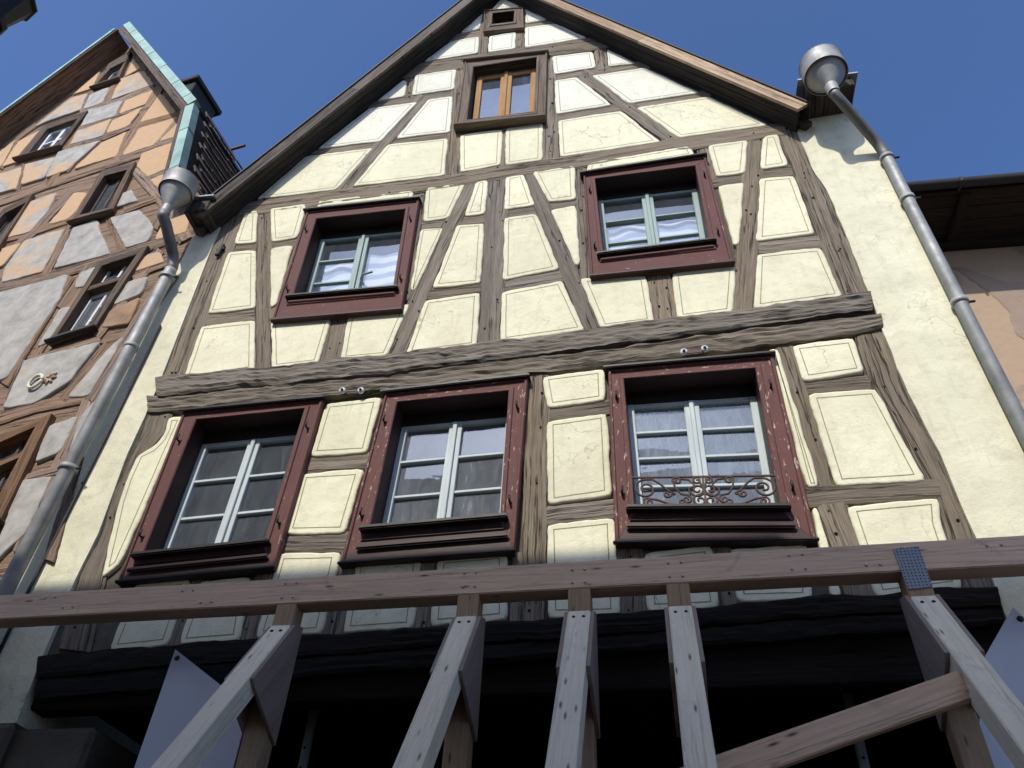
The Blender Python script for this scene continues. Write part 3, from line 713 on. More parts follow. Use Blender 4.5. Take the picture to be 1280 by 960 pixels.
def timber(name, A, B, y0, m, parent, rough=1.0, back=0.07, wob=1.0):
    """hewn timber lying in the wall: a strip between two edges, with worn relief, wandering edges and side faces"""
    L = (resample(A, 1)[1] + resample(B, 1)[1]) / 2
    n = max(4, int(L / 0.05))
    A, _ = resample(A, n)
    B, _ = resample(B, n)
    wid = sum(math.dist(a, b) for a, b in zip(A, B)) / (n + 1)
    nv = max(4, int(wid / 0.022))
    seed = random.random() * 50
    verts, uvs, faces = [], [], []
    vo = random.random() * 20
    def row(i, sink):
        a, b = Vector(A[i]), Vector(B[i])
        u = L * i / n
        dA = (nz(u * 3.1, seed, 1.0) * 0.009 + nz(u * 14, seed, 5.0) * 0.005) * wob
        dB = (nz(u * 3.1, seed, 9.0) * 0.009 + nz(u * 14, seed, 7.0) * 0.005) * wob
        d = (b - a)
        d = d / max(1e-6, d.length)
        a = a + d * dA
        b = b + d * dB
        for j in range(-1, nv + 2):
            jj = min(max(j, 0), nv)
            f = jj / nv
            p = a.lerp(b, f)
            v = f * wid
            edge = min(f, 1 - f)
            rel = nz(u * 1.3, v * 48, seed) * 0.0035 + nz(u * 9, v * 90, seed + 3) * 0.003
            rel += 0.006 * max(0, nz(u * 5, v * 9, seed + 8) - 0.25)
            y = y0 + rel * rough + (0.007 if edge < 0.02 else 0.0)
            if j < 0 or j > nv or sink:
                y = back
            verts.append((p.x, y, p.y))
            uvs.append((u, v + vo + (0 if 0 <= j <= nv else (j - jj) * 0.05)))
    row(0, True)
    for i in range(n + 1):
        row(i, False)
    row(n, True)
    W = nv + 3
    for i in range(n + 2):
        for j in range(W - 1):
            q = (i * W + j, i * W + j + 1, (i + 1) * W + j + 1, (i + 1) * W + j)
            faces.append(q)
    o = mobj(name, verts, faces, m, parent, uvs, False)
    # face outward
    me = o.data
    s = sum(p.normal.y * p.area for p in me.polygons)
    if s > 0:
        me.flip_normals()
    return o

def orient(poly):
    a = sum(p[0] * q[1] - q[0] * p[1] for p, q in zip(poly, poly[1:] + poly[:1]))
    return poly if a > 0 else poly[::-1]

def inset(poly, d):
    """mitred inset of a counter-clockwise outline"""
    out = []
    n = len(poly)
    for i in range(n):
        p0, p1, p2 = (Vector(poly[i - 1]), Vector(poly[i]), Vector(poly[(i + 1) % n]))
        e1 = (p1 - p0).normalized()
        e2 = (p2 - p1).normalized()
        n1 = Vector((-e1.y, e1.x))
        n2 = Vector((-e2.y, e2.x))
        k = n1 + n2
        c = max(0.35, 1 + n1.dot(n2))
        out.append(tuple(p1 + k * (d / c)))
    return out

def panel(poly, m, parent, line=True, proud=0.012, jag=1.0, y_base=0.03, name='infill_panel'):
    """plastered field between timbers: wandering outline, soft raised edge, thin painted border line"""
    poly = orient(list(poly))
    per = sum(math.dist(p, q) for p, q in zip(poly, poly[1:] + poly[:1]))
    area = abs(sum(p[0] * q[1] - q[0] * p[1] for p, q in zip(poly, poly[1:] + poly[:1]))) / 2
    seed = random.random() * 60
    rs = []
    n = len(poly)
    for i in range(n):
        p, q = Vector(poly[i]), Vector(poly[(i + 1) % n])
        k = max(2, int((q - p).length / 0.045))
        for s in range(k):
            rs.append(p.lerp(q, s / k))
    # knock the corners off a little
    sm = []
    for i in range(len(rs)):
        a, b, c = rs[i - 1], rs[i], rs[(i + 1) % len(rs)]
        sm.append(b * 0.6 + (a + c) * 0.2)
    out = []
    for i, p in enumerate(sm):
        t = (sm[(i + 1) % len(sm)] - sm[i - 1]).normalized()
        nn = Vector((-t.y, t.x))
        w_ = (nz(p.x * 5, p.y * 5, seed) * 0.011 + nz(p.x * 21, p.y * 21, seed) * 0.006) * jag
        out.append(tuple(p + nn * w_))
    wid = 2 * area / per
    e = min(0.016, wid * 0.22)
    r1 = inset(out, e * 0.3)
    r2 = inset(out, e)
    verts = [(p[0], y_base, p[1]) for p in out] + [(p[0], 0.0, p[1]) for p in out]
    verts += [(p[0], -proud * 0.7, p[1]) for p in r1] + [(p[0], -proud, p[1]) for p in r2]
    k = len(out)
    faces = []
    for r in range(3):
        for i in range(k):
            j = (i + 1) % k
            faces.append((r * k + i, r * k + j, (r + 1) * k + j, (r + 1) * k + i))
    faces.append(tuple(3 * k + i for i in range(k)))
    o = mobj(name, verts, faces, m, parent, None, False)
    me = o.data
    for p in me.polygons[:3 * k]:
        p.use_smooth = True
    if line and wid > 0.06:
        d = 0.045 if wid > 0.13 else 0.028
        q1 = inset(poly, d)
        q2 = inset(poly, d + 0.0065)
        nn = len(poly)
        if min((Vector(q1[(i + 1) % nn]) - Vector(q1[i])).dot(Vector(poly[(i + 1) % nn]) - Vector(poly[i])) for i in range(nn)) > 0:
            vs, fs = [], []
            for i in range(nn):
                a0, b0, a1, b1 = Vector(q1[i]), Vector(q1[(i + 1) % nn]), Vector(q2[i]), Vector(q2[(i + 1) % nn])
                seg = max(1, int((b0 - a0).length / 0.09))
                base = len(vs)
                for s in range(seg + 1):
                    f = s / seg
                    pa, pb = a0.lerp(b0, f), a1.lerp(b1, f)
                    w_ = 0.0025 * nz(pa.x * 6, pa.y * 6, seed + 2) if 0 < s < seg else 0
                    vs += [(pa.x + w_, -proud - 0.0015, pa.y + w_), (pb.x + w_, -proud - 0.0015, pb.y + w_)]
                for s in range(seg):
                    fs.append((base + 2 * s, base + 2 * s + 2, base + 2 * s + 3, base + 2 * s + 1))
            mobj('painted_line', vs, fs, 'line', o)
    return o

def holed_wall(name, outer, holes, y, m, parent):
    loops = [[Vector((p[0], p[1], 0)) for p in outer]] + [[Vector((p[0], p[1], 0)) for p in h] for h in holes]
    tris = tessellate_polygon(loops)
    flat = [p for l in loops for p in l]
    verts = [(p.x, y, p.y) for p in flat]
    o = mobj(name, verts, [tuple(t) for t in tris], m, parent)
    if sum(p.normal.y * p.area for p in o.data.polygons) > 0:
        o.data.flip_normals()
    return o

def bil(q, u, v):
    """q = TL, TR, BR, BL; u to the right, v up"""
    t = Vector(q[0]).lerp(Vector(q[1]), u)
    b = Vector(q[3]).lerp(Vector(q[2]), u)
    return b.lerp(t, v)

def bar_uv(q, u0, u1, v0, v1, ya, yb):
    """eight corners of a member inside a quad"""
    c = [bil(q, u0, v0), bil(q, u1, v0), bil(q, u1, v1), bil(q, u0, v1)]
    return [(p.x, ya, p.y) for p in c] + [(p.x, yb, p.y) for p in c]

BOXF = [(0, 1, 2, 3), (7, 6, 5, 4), (0, 4, 5, 1), (1, 5, 6, 2), (2, 6, 7, 3), (3, 7, 4, 0)]

def members(name, q, rects, ya, yb, m, parent):
    bm = bmesh.new()
    for k, (u0, u1, v0, v1) in enumerate(rects):
        dy = 0.0015 * (k % 5)
        vs = [bm.verts.new(c) for c in bar_uv(q, u0, u1, v0, v1, ya + dy, yb)]
        for f in BOXF:
            bm.faces.new([vs[i] for i in f])
    bmesh.ops.recalc_face_normals(bm, faces=bm.faces)
    bmesh.ops.bevel(bm, geom=bm.edges[:], offset=0.004, segments=1, affect='EDGES')
    me = bpy.data.meshes.new(name)
    bm.to_mesh(me)
    bm.free()
    uv = me.uv_layers.new(name='UVMap')
    for p in me.polygons:
        n = p.normal
        xs = [me.vertices[i].co for i in p.vertices]
        dx = max(c.x for c in xs) - min(c.x for c in xs)
        dz = max(c.z for c in xs) - min(c.z for c in xs)
        for li in p.loop_indices:
            c = me.vertices[me.loops[li].vertex_index].co
            uv.data[li].uv = (c.x, c.z + c.y) if dx > dz else (c.z, c.x + c.y)
    me.materials.append(MT[m])
    return link(name, me, parent)

def hook(win, x, z, sgn, y=-0.05):
    tube('hinge_hook', [(x, y + 0.02, z), (x, y - 0.03, z - 0.004), (x + 0.004 * sgn, y - 0.034, z + 0.045)], 0.0085, 'black', win, 6)

def casing(win, O, I, prof, m, names=('head_board', 'side_board', 'bottom_board', 'side_board'), mats=None):
    """four mitred mouldings lofted from the outer to the inner edge; prof = (s, y) with s 0 outer, 1 inner"""
    for k in range(4):
        k2 = (k + 1) % 4
        o0, o1, i0, i1 = Vector(O[k]), Vector(O[k2]), Vector(I[k]), Vector(I[k2])
        nseg = 8
        verts, uvs, faces = [], [], []
        seed = random.random() * 30
        for a in range(nseg + 1):
            f = a / nseg
            po, pi = o0.lerp(o1, f), i0.lerp(i1, f)
            acc = 0
            for s, y in prof:
                p = po.lerp(pi, min(max(s, 0), 1))
                wv = 0.0025 * nz(f * 5, seed, s)
                verts.append((p.x, y + wv, p.y))
                uvs.append((f * (o1 - o0).length + seed, s * (po - pi).length + y * 0.7 + k))
        W = len(prof)
        for a in range(nseg):
            for b in range(W - 1):
                faces.append((a * W + b, (a + 1) * W + b, (a + 1) * W + b + 1, a * W + b + 1))
        recalc_o = mobj(names[k], verts, faces, mats[k] if mats else m, win, uvs)
        me = recalc_o.data
        if sum(p.normal.y * p.area for p in me.polygons) > 0:
            me.flip_normals()

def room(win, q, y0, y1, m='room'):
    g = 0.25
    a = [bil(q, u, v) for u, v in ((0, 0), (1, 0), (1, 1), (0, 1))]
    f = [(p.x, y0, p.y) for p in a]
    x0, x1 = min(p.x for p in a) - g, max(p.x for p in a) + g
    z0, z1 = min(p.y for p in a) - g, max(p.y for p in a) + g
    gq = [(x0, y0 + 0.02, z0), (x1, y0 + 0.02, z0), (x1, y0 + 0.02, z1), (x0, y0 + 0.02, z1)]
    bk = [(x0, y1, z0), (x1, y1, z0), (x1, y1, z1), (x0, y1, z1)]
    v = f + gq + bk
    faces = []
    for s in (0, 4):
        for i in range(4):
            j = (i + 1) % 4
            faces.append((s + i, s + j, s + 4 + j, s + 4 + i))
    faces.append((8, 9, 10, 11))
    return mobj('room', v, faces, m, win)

def pane(win, q, u0, u1, v0, v1, y, m):
    c = [bil(q, u0, v0), bil(q, u1, v0), bil(q, u1, v1), bil(q, u0, v1)]
    t = random.uniform(-.0025, .0025)
    s = random.uniform(-.0025, .0025)
    return mobj('pane', [(p.x, y + (t if i in (1, 2) else -t) + (s if i > 1 else -s), p.y) for i, p in enumerate(c)], [(0, 1, 2, 3)], m, win)

# ================================================================== THE STREET
g = mobj('street', [(-300, -300, 0), (300, -300, 0), (300, 300, 0), (-300, 300, 0)], [(0, 1, 2, 3)], 'cobble')
g['kind'] = 'structure'
pv = box('pavement', (-30, -2.6, 0.004), (30, 1.4, 0.12), 'dark_stone')
pv['kind'] = 'structure'

# ================================================================== THE CREAM TIMBERED HOUSE
house = thing('timbered_house', 'cream plastered half-timbered gabled house with maroon window frames, in the middle of the photo', 'house')
XL, XR = -4.6, 2.36            # ends of the front wall
APEX = (-1.505, 13.40)
LE, RE = (-4.40, 8.456), (1.675, 8.854)        # where the gable slopes end
outer = [(-4.2, 3.72), (1.84, 3.72), (1.84, 3.3), (XR, 3.3), (XR, 7.9), (2.30, 8.5), (2.20, 8.995), (1.66, 8.995), APEX, (-4.14, 8.90), (XL, 8.55)]
holes = []
for k, (O, I) in WINDOWS.items():
    c = [Vector(p).lerp(Vector(q), 0.35) for p, q in zip(I, O)]
    holes.append([tuple(p) for p in c])
holed_wall('wall', outer, holes, 0.025, 'backing', house)
for kind, A, B, yo in TIMBERS:
    nm = {'rail': 'timber_rail', 'post': 'timber_post', 'brace': 'timber_brace', 'collar': 'collar_beam', 'tie_beam': 'tie_beam',
          'corner_post': 'corner_post', 'beam': 'storey_beam'}[kind]
    heavy = kind == 'beam'
    timber(nm, A, B, yo, 'oak', house, 4.2 if heavy else 1.1, 0.05, 2.8 if heavy else 1.1)
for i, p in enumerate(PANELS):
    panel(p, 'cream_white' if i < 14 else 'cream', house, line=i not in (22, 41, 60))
bA, bB = BRESSUMMER
third = [[tuple(Vector(a).lerp(Vector(b), f)) for a, b in zip(bA, bB)] for f in (0, .52, 1.0)]
timber('ground_beam', third[0], third[1], -0.03, 'black_wood', house, 2.4, 0.2, 1.8)
timber('ground_beam', [(x, z - .004) for x, z in third[1]], third[2], -0.015, 'black_wood', house, 2.4, 0.2, 1.8)

# wooden pegs and old nail holes in the frame
for kind, A, B, yo in TIMBERS:
    if kind in ('post', 'corner_post', 'brace', 'tie_beam', 'collar'):
        for f in [t_ for t_ in (0.05, 0.30, 0.52, 0.75, 0.95) if random.random() < 0.55]:
            a, b = resample(A, 20)[0][int(f * 20)], resample(B, 20)[0][int(f * 20)]
            if math.dist(a, b) < .10:
                continue
            for g_ in random.sample((0.25, 0.4, 0.55, 0.7), random.choice((1, 1, 2))):
                p = Vector(a).lerp(Vector(b), g_) + Vector((random.uniform(-.02, .02), random.uniform(-.12, .12)))
                tube('peg', [(p.x, yo + .01, p.y), (p.x, yo - .007, p.y)], random.uniform(.005, .011), 'black_wood', house, 7)
# smooth rendered strips at both ends of the front
def strip(poly_l, poly_r, yl, yr, m, n=44, name='side_plaster'):
    A, _ = resample(poly_l, n)
    B, _ = resample(poly_r, n)
    verts, faces = [], []
    W = 9
    for i in range(n + 1):
        for j in range(W):
            f = j / (W - 1)
            p = Vector(A[i]).lerp(Vector(B[i]), f)
            if j == 0 and yl > -0.02:
                p.x += 0.012 * nz(i * 0.9, 3.3, yl) + .006 * nz(i * 3.1, 8.2, yl)
            y = yl + (yr - yl) * f + 0.006 * nz(p.x * 2, p.y * 1.3, 4)
            verts.append((p.x, y, p.y))
    for j in (0, W - 1):
        pass
    for i in range(n):
        for j in range(W - 1):
            faces.append((i * W + j, i * W + j + 1, (i + 1) * W + j + 1, (i + 1) * W + j))
    k = len(verts)
    for i in range(n + 1):
        a, b = verts[i * W], verts[i * W + W - 1]
        verts.append((a[0], 0.05, a[2]))
        verts.append((b[0], 0.35, b[2]))
    for i in range(n):
        faces.append((i * W, (i + 1) * W, k + 2 * (i + 1), k + 2 * i))
        faces.append((i * W + W - 1, k + 2 * i + 1, k + 2 * (i + 1) + 1, (i + 1) * W + W - 1))
    o = mobj(name, verts, faces, m, house, None, True)
    md = o.modifiers.new('edge', 'EDGE_SPLIT')
    md.split_angle = R(40)
    recalc(o)
    return o
strip([(1.70, 9.0), (1.713, 8.137), (1.765, 7.8), (1.773, 6.307), (1.769, 5.997), (1.766, 5.4), (1.811, 4.906), (1.831, 4.257), (1.83, 3.9), (1.80, 3.3)],
      [(1.86, 9.0), (1.90, 8.137), (1.93, 7.8), (1.93, 6.307), (1.93, 5.997), (1.95, 5.4), (1.98, 4.906), (2.0, 4.257), (2.0, 3.9), (2.0, 3.3)], -0.012, -0.045, 'side')
strip([(1.86, 9.0), (1.90, 8.137), (1.93, 7.8), (1.93, 6.307), (1.93, 5.997), (1.95, 5.4), (1.98, 4.906), (2.0, 4.257), (2.0, 3.9), (2.0, 3.3)],
      [(2.215, 9.0), (2.31, 8.55), (2.345, 8.25), (2.36, 7.9), (2.36, 3.3)], -0.0445, -0.050, 'side')
strip([(-4.62, 8.62), (-4.62, 3.31)],
      [(-4.362, 8.889), (-4.205, 6.259), (-4.19, 5.859), (-4.196, 5.425), (-4.128, 4.683), (-4.147, 4.357), (-4.13, 3.753), (-4.10, 3.31)], -0.012, -0.012, 'side')

# openings of the front, one by one
PROF = [(0, 0.03), (0.0, -0.045), (0.05, -0.058), (0.16, -0.058), (0.20, -0.044), (0.70, -0.044), (0.74, -0.056), (0.95, -0.058), (1.0, -0.05)]
PROF_REVEAL = [(1.0, -0.05), (1.0, 0.20)]
def reveal(win, I, y1, m):
    O2 = [tuple(Vector(p)) for p in I]
    casing(win, I, I, [(1.0, -0.05), (1.0, 0.06), (1.0, y1)], m, ('reveal_board',) * 4)

def big_window(key, sash_m, frame_m, glass, panes_l, panes_r, deep=0.150, curtain=None):
    O, I = WINDOWS[key]
    win = bpy.data.objects.new('window', None)
    COL.objects.link(win)
    win.parent = house
    top_dark = 'maroon_dark'
    low = key in ('LL', 'LM', 'LR')
    casing(win, O, I, PROF, frame_m, mats=(frame_m, frame_m, 'maroon_dark' if low else frame_m, frame_m))  # lower bottom boards carry their shade in a darker maroon
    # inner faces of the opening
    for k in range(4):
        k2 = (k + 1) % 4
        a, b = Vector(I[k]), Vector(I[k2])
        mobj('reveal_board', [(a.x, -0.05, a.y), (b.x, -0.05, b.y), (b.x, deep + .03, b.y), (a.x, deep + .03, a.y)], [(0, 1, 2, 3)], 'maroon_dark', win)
    # moulding over the head and ledge on the sill
    d = (Vector(O[1]) - Vector(O[0])).normalized()
    a, b = Vector(O[0]) - d * 0.03 + Vector((0, 0.012)), Vector(O[1]) + d * 0.015 + Vector((0, 0.012))
    beam('drip_moulding', (a.x, -0.035, a.y), (b.x, -0.035, b.y), 0.11, 0.028, 'sill_dark', win, 0.006)
    d = (Vector(I[2]) - Vector(I[3])).normalized()
    low = key in ('LL', 'LM', 'LR')
    e = 0.06
    a, b = Vector(I[3]) - d * e, Vector(I[2]) + d * e
    beam('sill', (a.x, -0.07, a.y + .005), (b.x, -0.07, b.y + .005), 0.10 if low else 0.07, 0.034, 'sill_dark', win, 0.009)
    h = (Vector(I[3]) - Vector(O[3])).length
    if low:
        off = h * 0.42
        beam('sill_moulding', (a.x - .01, -0.066, a.y - off), (b.x + .01, -0.066, b.y - off), 0.028, 0.034, 'maroon_dark', win, 0.010)
        a, b = Vector(O[3]) + Vector((-.012, 0.012)), Vector(O[2]) + Vector((.012, 0.012))
        beam('sill_moulding', (a.x, -0.055, a.y), (b.x, -0.055, b.y), 0.035, 0.022, 'sill_dark', win, 0.006)
    else:
        beam('sill_moulding', (a.x + .03, -0.056, a.y - .05), (b.x - .03, -0.056, b.y - .05), 0.03, 0.028, frame_m, win, 0.006)
        a, b = Vector(O[3]) + Vector((-.006, 0.008)), Vector(O[2]) + Vector((.006, 0.008))
        beam('sill_moulding', (a.x, -0.05, a.y), (b.x, -0.05, b.y), 0.045, 0.02, 'maroon_dark', win, 0.005)
    # pintles the shutters hung on
    for u, s in ((0, 1), (1, -1)):
        for v in (0.2, 0.82):
            p = bil(O, u, v).lerp(bil(I, u, v), 0.45)
            hook(win, p.x, p.y, s)
    # two casements
    HV = 0.915
    members('sash_head', I, [(0, 1, HV, 1.0)], deep - 0.03, deep + .03, 'sill_dark', win)
    q = [tuple(bil(I, 0, HV)), tuple(bil(I, 1, HV)), I[2], I[3]]
    def leaf(u0, u1, n):
        du = (u1 - u0)
        st = 0.055
        rects = [(u0, u0 + st, 0, 1), (u1 - st, u1, 0, 1), (u0 + st, u1 - st, 0.965, 1), (u0 + st, u1 - st, 0, 0.085)]
        vs = [0.085 + (0.965 - 0.085) * k / n for k in range(n + 1)]
        for v in vs[1:-1]:
            rects.append((u0 + st, u1 - st, v - 0.011, v + 0.011))
        s = members('sash', q, rects, deep - 0.02, deep + 0.025, sash_m, win)
        for k in range(n):
            pane(win, q, u0 + st - .005, u1 - st + .005, vs[k], vs[k + 1], deep + 0.012, glass)
    leaf(0.0, 0.497, panes_l)
    leaf(0.503, 1.0, panes_r)
    members('cover_strip', q, [(0.482, 0.518, 0.01, 0.985)], deep - 0.042, deep - 0.019, sash_m, win)
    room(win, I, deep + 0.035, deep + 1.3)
    if curtain:
        for (u0, u1, v0, v1) in curtain:
            verts, faces, uvs = [], [], []
            nu, nv = 24, 18
            for i in range(nv + 1):
                for j in range(nu + 1):
                    p = bil(q, u0 + (u1 - u0) * j / nu, v0 + (v1 - v0) * i / nv)
                    y = deep + 0.075 + 0.012 * math.sin(j * 0.33 + u0 * 9) + 0.012 * nz(p.x * 3, p.y * 4, u0)
                    verts.append((p.x, y, p.y + 0.02 * math.sin(j / nu * math.pi) * (1 - i / nv)))
                    uvs.append((j / nu * 0.9 + u0 * 3, p.y + 0.045 * math.sin(j / nu * 2.6 + u0 * 5 + i / nv * 1.5)))
            for i in range(nv):
                for j in range(nu):
                    a = i * (nu + 1) + j
                    faces.append((a, a + 1, a + nu + 2, a + nu + 1))
            mobj('curtain', verts, faces, 'stripe', win, uvs, True)
    return win

big_window('LL', 'sash_white', 'maroon', 'glass_dark', 3, 3)
big_window('LM', 'sash_white', 'maroon_chip', 'glass', 3, 3)
big_window('LR', 'sash_white', 'maroon_chip', 'glass_pale', 4, 4)
wUL = big_window('UL', 'sash_teal', 'maroon', 'glass_blue', 3, 1, 0.150, [(0.03, 0.47, 0.02, 0.74), (0.53, 0.97, 0.02, 0.80)])
wUR = big_window('UR', 'sash_teal', 'maroon', 'glass_blue', 3, 3, 0.150, [(0.03, 0.47, 0.02, 0.68), (0.53, 0.97, 0.02, 0.66)])
# casement stay of the left upper window
I = WINDOWS['UL'][1]
p = bil(I, 0.55, 0.36)
tube('window_stay', [(p.x, 0.15, p.y), (p.x + 0.08, 0.04, p.y - 0.07), (p.x + 0.20, -0.03, p.y - 0.14)], 0.011, 'sash_teal', wUL, 8)

# brown window high in the gable
O, I = WINDOWS['T']
win = bpy.data.objects.new('window', None)
COL.objects.link(win)
win.parent = house
casing(win, O, I, PROF, 'grey_frame')
for k in range(4):
    a, b = Vector(I[k]), Vector(I[(k + 1) % 4])
    mobj('reveal_board', [(a.x, -0.05, a.y), (b.x, -0.05, b.y), (b.x, .15, b.y), (a.x, .15, a.y)], [(0, 1, 2, 3)], 'oak_dark', win)
a, b = Vector(O[3]) + Vector((0, 0.02)), Vector(O[2]) + Vector((0, .02))
beam('sill', (a.x, -0.07, a.y), (b.x, -0.07, b.y), 0.09, 0.05, 'grey_frame', win, 0.008)
a, b = Vector(O[0]) + Vector((-.02, 0.0)), Vector(O[1]) + Vector((.02, .0))
beam('drip_moulding', (a.x, -0.05, a.y), (b.x, -0.05, b.y), 0.07, 0.05, 'grey_frame', win, 0.008)
for u0, u1 in ((0.03, 0.495), (0.505, 0.97)):
    members('sash', I, [(u0, u0 + .085, 0, 1), (u1 - .085, u1, 0, 1), (u0 + .085, u1 - .085, 0.92, 1), (u0 + .085, u1 - .085, 0, 0.07)], 0.075, 0.12, 'sash_wood', win)
    pane(win, I, u0 + .08, u1 - .08, 0.06, 0.93, 0.105, 'glass_sky')
members('cover_strip', I, [(0.475, 0.525, 0.01, 0.99)], 0.055, 0.076, 'sash_wood', win)
members('sash_rail', I, [(0.0, 1.0, -0.02, 0.045)], 0.0, 0.06, 'sash_white', win)
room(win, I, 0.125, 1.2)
# little opening under the ridge
O, I = WINDOWS['A']
win = bpy.data.objects.new('window', None)
COL.objects.link(win)
win.parent = house
casing(win, O, I, PROF, 'grey_frame')
for k in range(4):
    a, b = Vector(I[k]), Vector(I[(k + 1) % 4])
    mobj('reveal_board', [(a.x, -0.05, a.y), (b.x, -0.05, b.y), (b.x, .15, b.y), (a.x, .15, a.y)], [(0, 1, 2, 3)], 'oak_dark', win)
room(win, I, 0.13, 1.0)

# verges: soffit, bargeboard and tiles along both slopes
def verge(e0, e1, rise, m, back):
    a, b = Vector(e0), Vector(e1)
    d = (b - a).normalized()
    n_ = Vector((-d.y, d.x))
    if n_.y < 0:
        n_ = -n_
    t = rise
    L = (b - a).length
    # soffit boards
    P = lambda s, h, y: tuple((a + d * s + n_ * h).to_3d()[i] if i == 0 else 0 for i in (0,))
    def pt(s, h, y):
        p = a + d * s + n_ * h
        return (p.x, y, p.y)
    nb = 5
    for k in range(3):
        y0, y1 = 0.02 - k * 0.082, 0.02 - (k + 1) * 0.082 + 0.006
        vs = [pt(-.02, 0.0, y0), pt(L, 0.0, y0), pt(L, 0.0, y1), pt(-.02, 0.0, y1), pt(-.02, 0.03, y0), pt(L, 0.03, y0), pt(L, 0.03, y1), pt(-.02, 0.03, y1)]
        uv = [(0, y0 * 1 + k), (L, y0 + k), (L, y1 + k), (0, y1 + k)] * 2
        recalc(mobj('soffit_board', vs, BOXF, 'soffit', house, uv))
    # bargeboard made of lengths
    s = -0.03
    k = 0
    while s < L:
        ln = random.uniform(1.9, 2.7)
        e = min(L, s + ln)
        o0, o1 = random.uniform(-.008, .008), random.uniform(-.008, .008)
        vs = [pt(s, -0.012 + o0, -.226), pt(e - .006, -0.012 + o1, -.226), pt(e - .006, t * .87, -.226), pt(s, t * .87, -.226),
              pt(s, -0.012 + o0, -.258), pt(e - .006, -0.012 + o1, -.258), pt(e - .006, t * .87, -.258), pt(s, t * .87, -.258)]
        uv = [(s, 0 + k), (e, 0 + k), (e, t + k), (s, t + k)] * 2
        recalc(mobj('bargeboard', vs, BOXF, m if (m != 'bargeboard' or s < L * 0.72) else 'barge_grey', house, uv))
        s = e
        k += 1.7
    # metal capping and the tiled slope behind it
    vs = [pt(-.06, t * .88 + .001, -.275), pt(L, t * .88 + .001, -.275), pt(L, t, -.275), pt(-.06, t, -.275), pt(-.06, t * .88 + .001, -.10), pt(L, t * .88 + .001, -.10), pt(L, t, -.10), pt(-.06, t, -.10)]
    recalc(mobj('verge_capping', vs, BOXF, 'slate', house))
    vs = [pt(-.10, 0.05, -.09), pt(L + .02, 0.05, -.09), pt(L + .02, t - .01, -.09), pt(-.10, t - .01, -.09),
          pt(-.10, 0.05, 9), pt(L + .02, 0.05, 9), pt(L + .02, t - .01, 9), pt(-.10, t - .01, 9)]
    recalc(mobj('roof', vs, BOXF, 'tile', house))
verge(LE, APEX, 0.165, 'barge_grey', 0)
verge(RE, APEX, 0.140, 'bargeboard', 0)
# closed sides and back, so that the house is a body
box('side_wall', (XL, 0.36, 0), (XL + .3, 9.0, 8.4), 'side', house)
box('side_wall', (XR - .3, 0.36, 0), (XR, 9.0, 7.9), 'side', house)
box('back_wall', (XL, 8.99, 0), (XR, 9.2, 8.4), 'side', house)
# eaves at both ends, seen from below
def eave(x0, x1, z0, z1, yf):
    box('eave_box', (x0, yf, z0), (x1, 0.6, z1), 'oak_dark', house, 0.012)
    vs = [(x0 - .06, yf - .04, z1 - .02), (x1 + .05, yf - .04, z1 - .05), (x1 + .05, .5, z1 + .06), (x0 - .06, .5, z1 + .12),
          (x0 - .06, yf - .04, z1 + .0), (x1 + .05, yf - .04, z1 - .03), (x1 + .05, .5, z1 + .08), (x0 - .06, .5, z1 + .14)]
    recalc(mobj('flashing', vs, BOXF, 'lead', house))
eave(1.80, 2.24, 8.98, 9.17, -0.34)
eave(-4.62, -4.36, 8.50, 8.74, -0.28)
def lead(x0, x1, za, zb, y0, y1):
    vs = [(x0, y0, za), (x1, y0, zb), (x1, y1, zb + .05), (x0, y1, za + .05), (x0, y0, za + .13), (x1, y0, zb + .13), (x1, y1, zb + .19), (x0, y1, za + .19)]
    recalc(mobj('flashing', vs, BOXF, 'lead', house))
lead(1.62, 1.80, 9.10, 9.05, .02, .45)
lead(-4.355, -4.20, 8.72, 8.80, -.24, .2)
# ground floor set back under the storey; deep shade is put into its colours
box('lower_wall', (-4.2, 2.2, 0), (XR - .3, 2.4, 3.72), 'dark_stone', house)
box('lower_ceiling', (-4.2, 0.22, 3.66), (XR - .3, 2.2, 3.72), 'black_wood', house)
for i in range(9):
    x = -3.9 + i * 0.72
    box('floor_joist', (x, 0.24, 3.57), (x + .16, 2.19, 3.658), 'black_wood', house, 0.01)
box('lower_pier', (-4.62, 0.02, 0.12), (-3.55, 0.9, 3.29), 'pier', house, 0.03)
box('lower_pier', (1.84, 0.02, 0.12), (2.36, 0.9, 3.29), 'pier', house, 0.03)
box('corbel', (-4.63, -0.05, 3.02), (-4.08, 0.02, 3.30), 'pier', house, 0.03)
box('ground_beam', (-4.16, 0.06, 3.42), (1.84, 0.21, 3.74), 'black_wood', house, 0.01)  # added black backing that closes the lit gap behind the beam
# washers of the tie rods on the storey beam
for (x0, z0), (x1, z1) in (((-2.411, 5.886), (-2.25, 5.866)), ((0.315, 5.939), (0.471, 5.951))):
    box('anchor_plate', (x0, -.052, z0 - .012), (x1, -.046, z1 + .012), 'rust', house)
    for x, z in ((x0, z0), (x1, z1)):
        tube('washer', [(x, -.045, z), (x, -.068, z)], 0.026, 'white_paint', house, 14)
        tube('bolt_head', [(x, -.066, z), (x, -.078, z)], 0.012, 'black', house, 8)

beam('wall_anchor', (-4.20, -.03, 8.01), (-4.185, -.03, 8.19), 0.035, 0.045, 'black', house, .006)
beam('wall_anchor', (-4.235, -.025, 8.11), (-4.15, -.025, 8.12), 0.03, 0.03, 'black', house, .006)
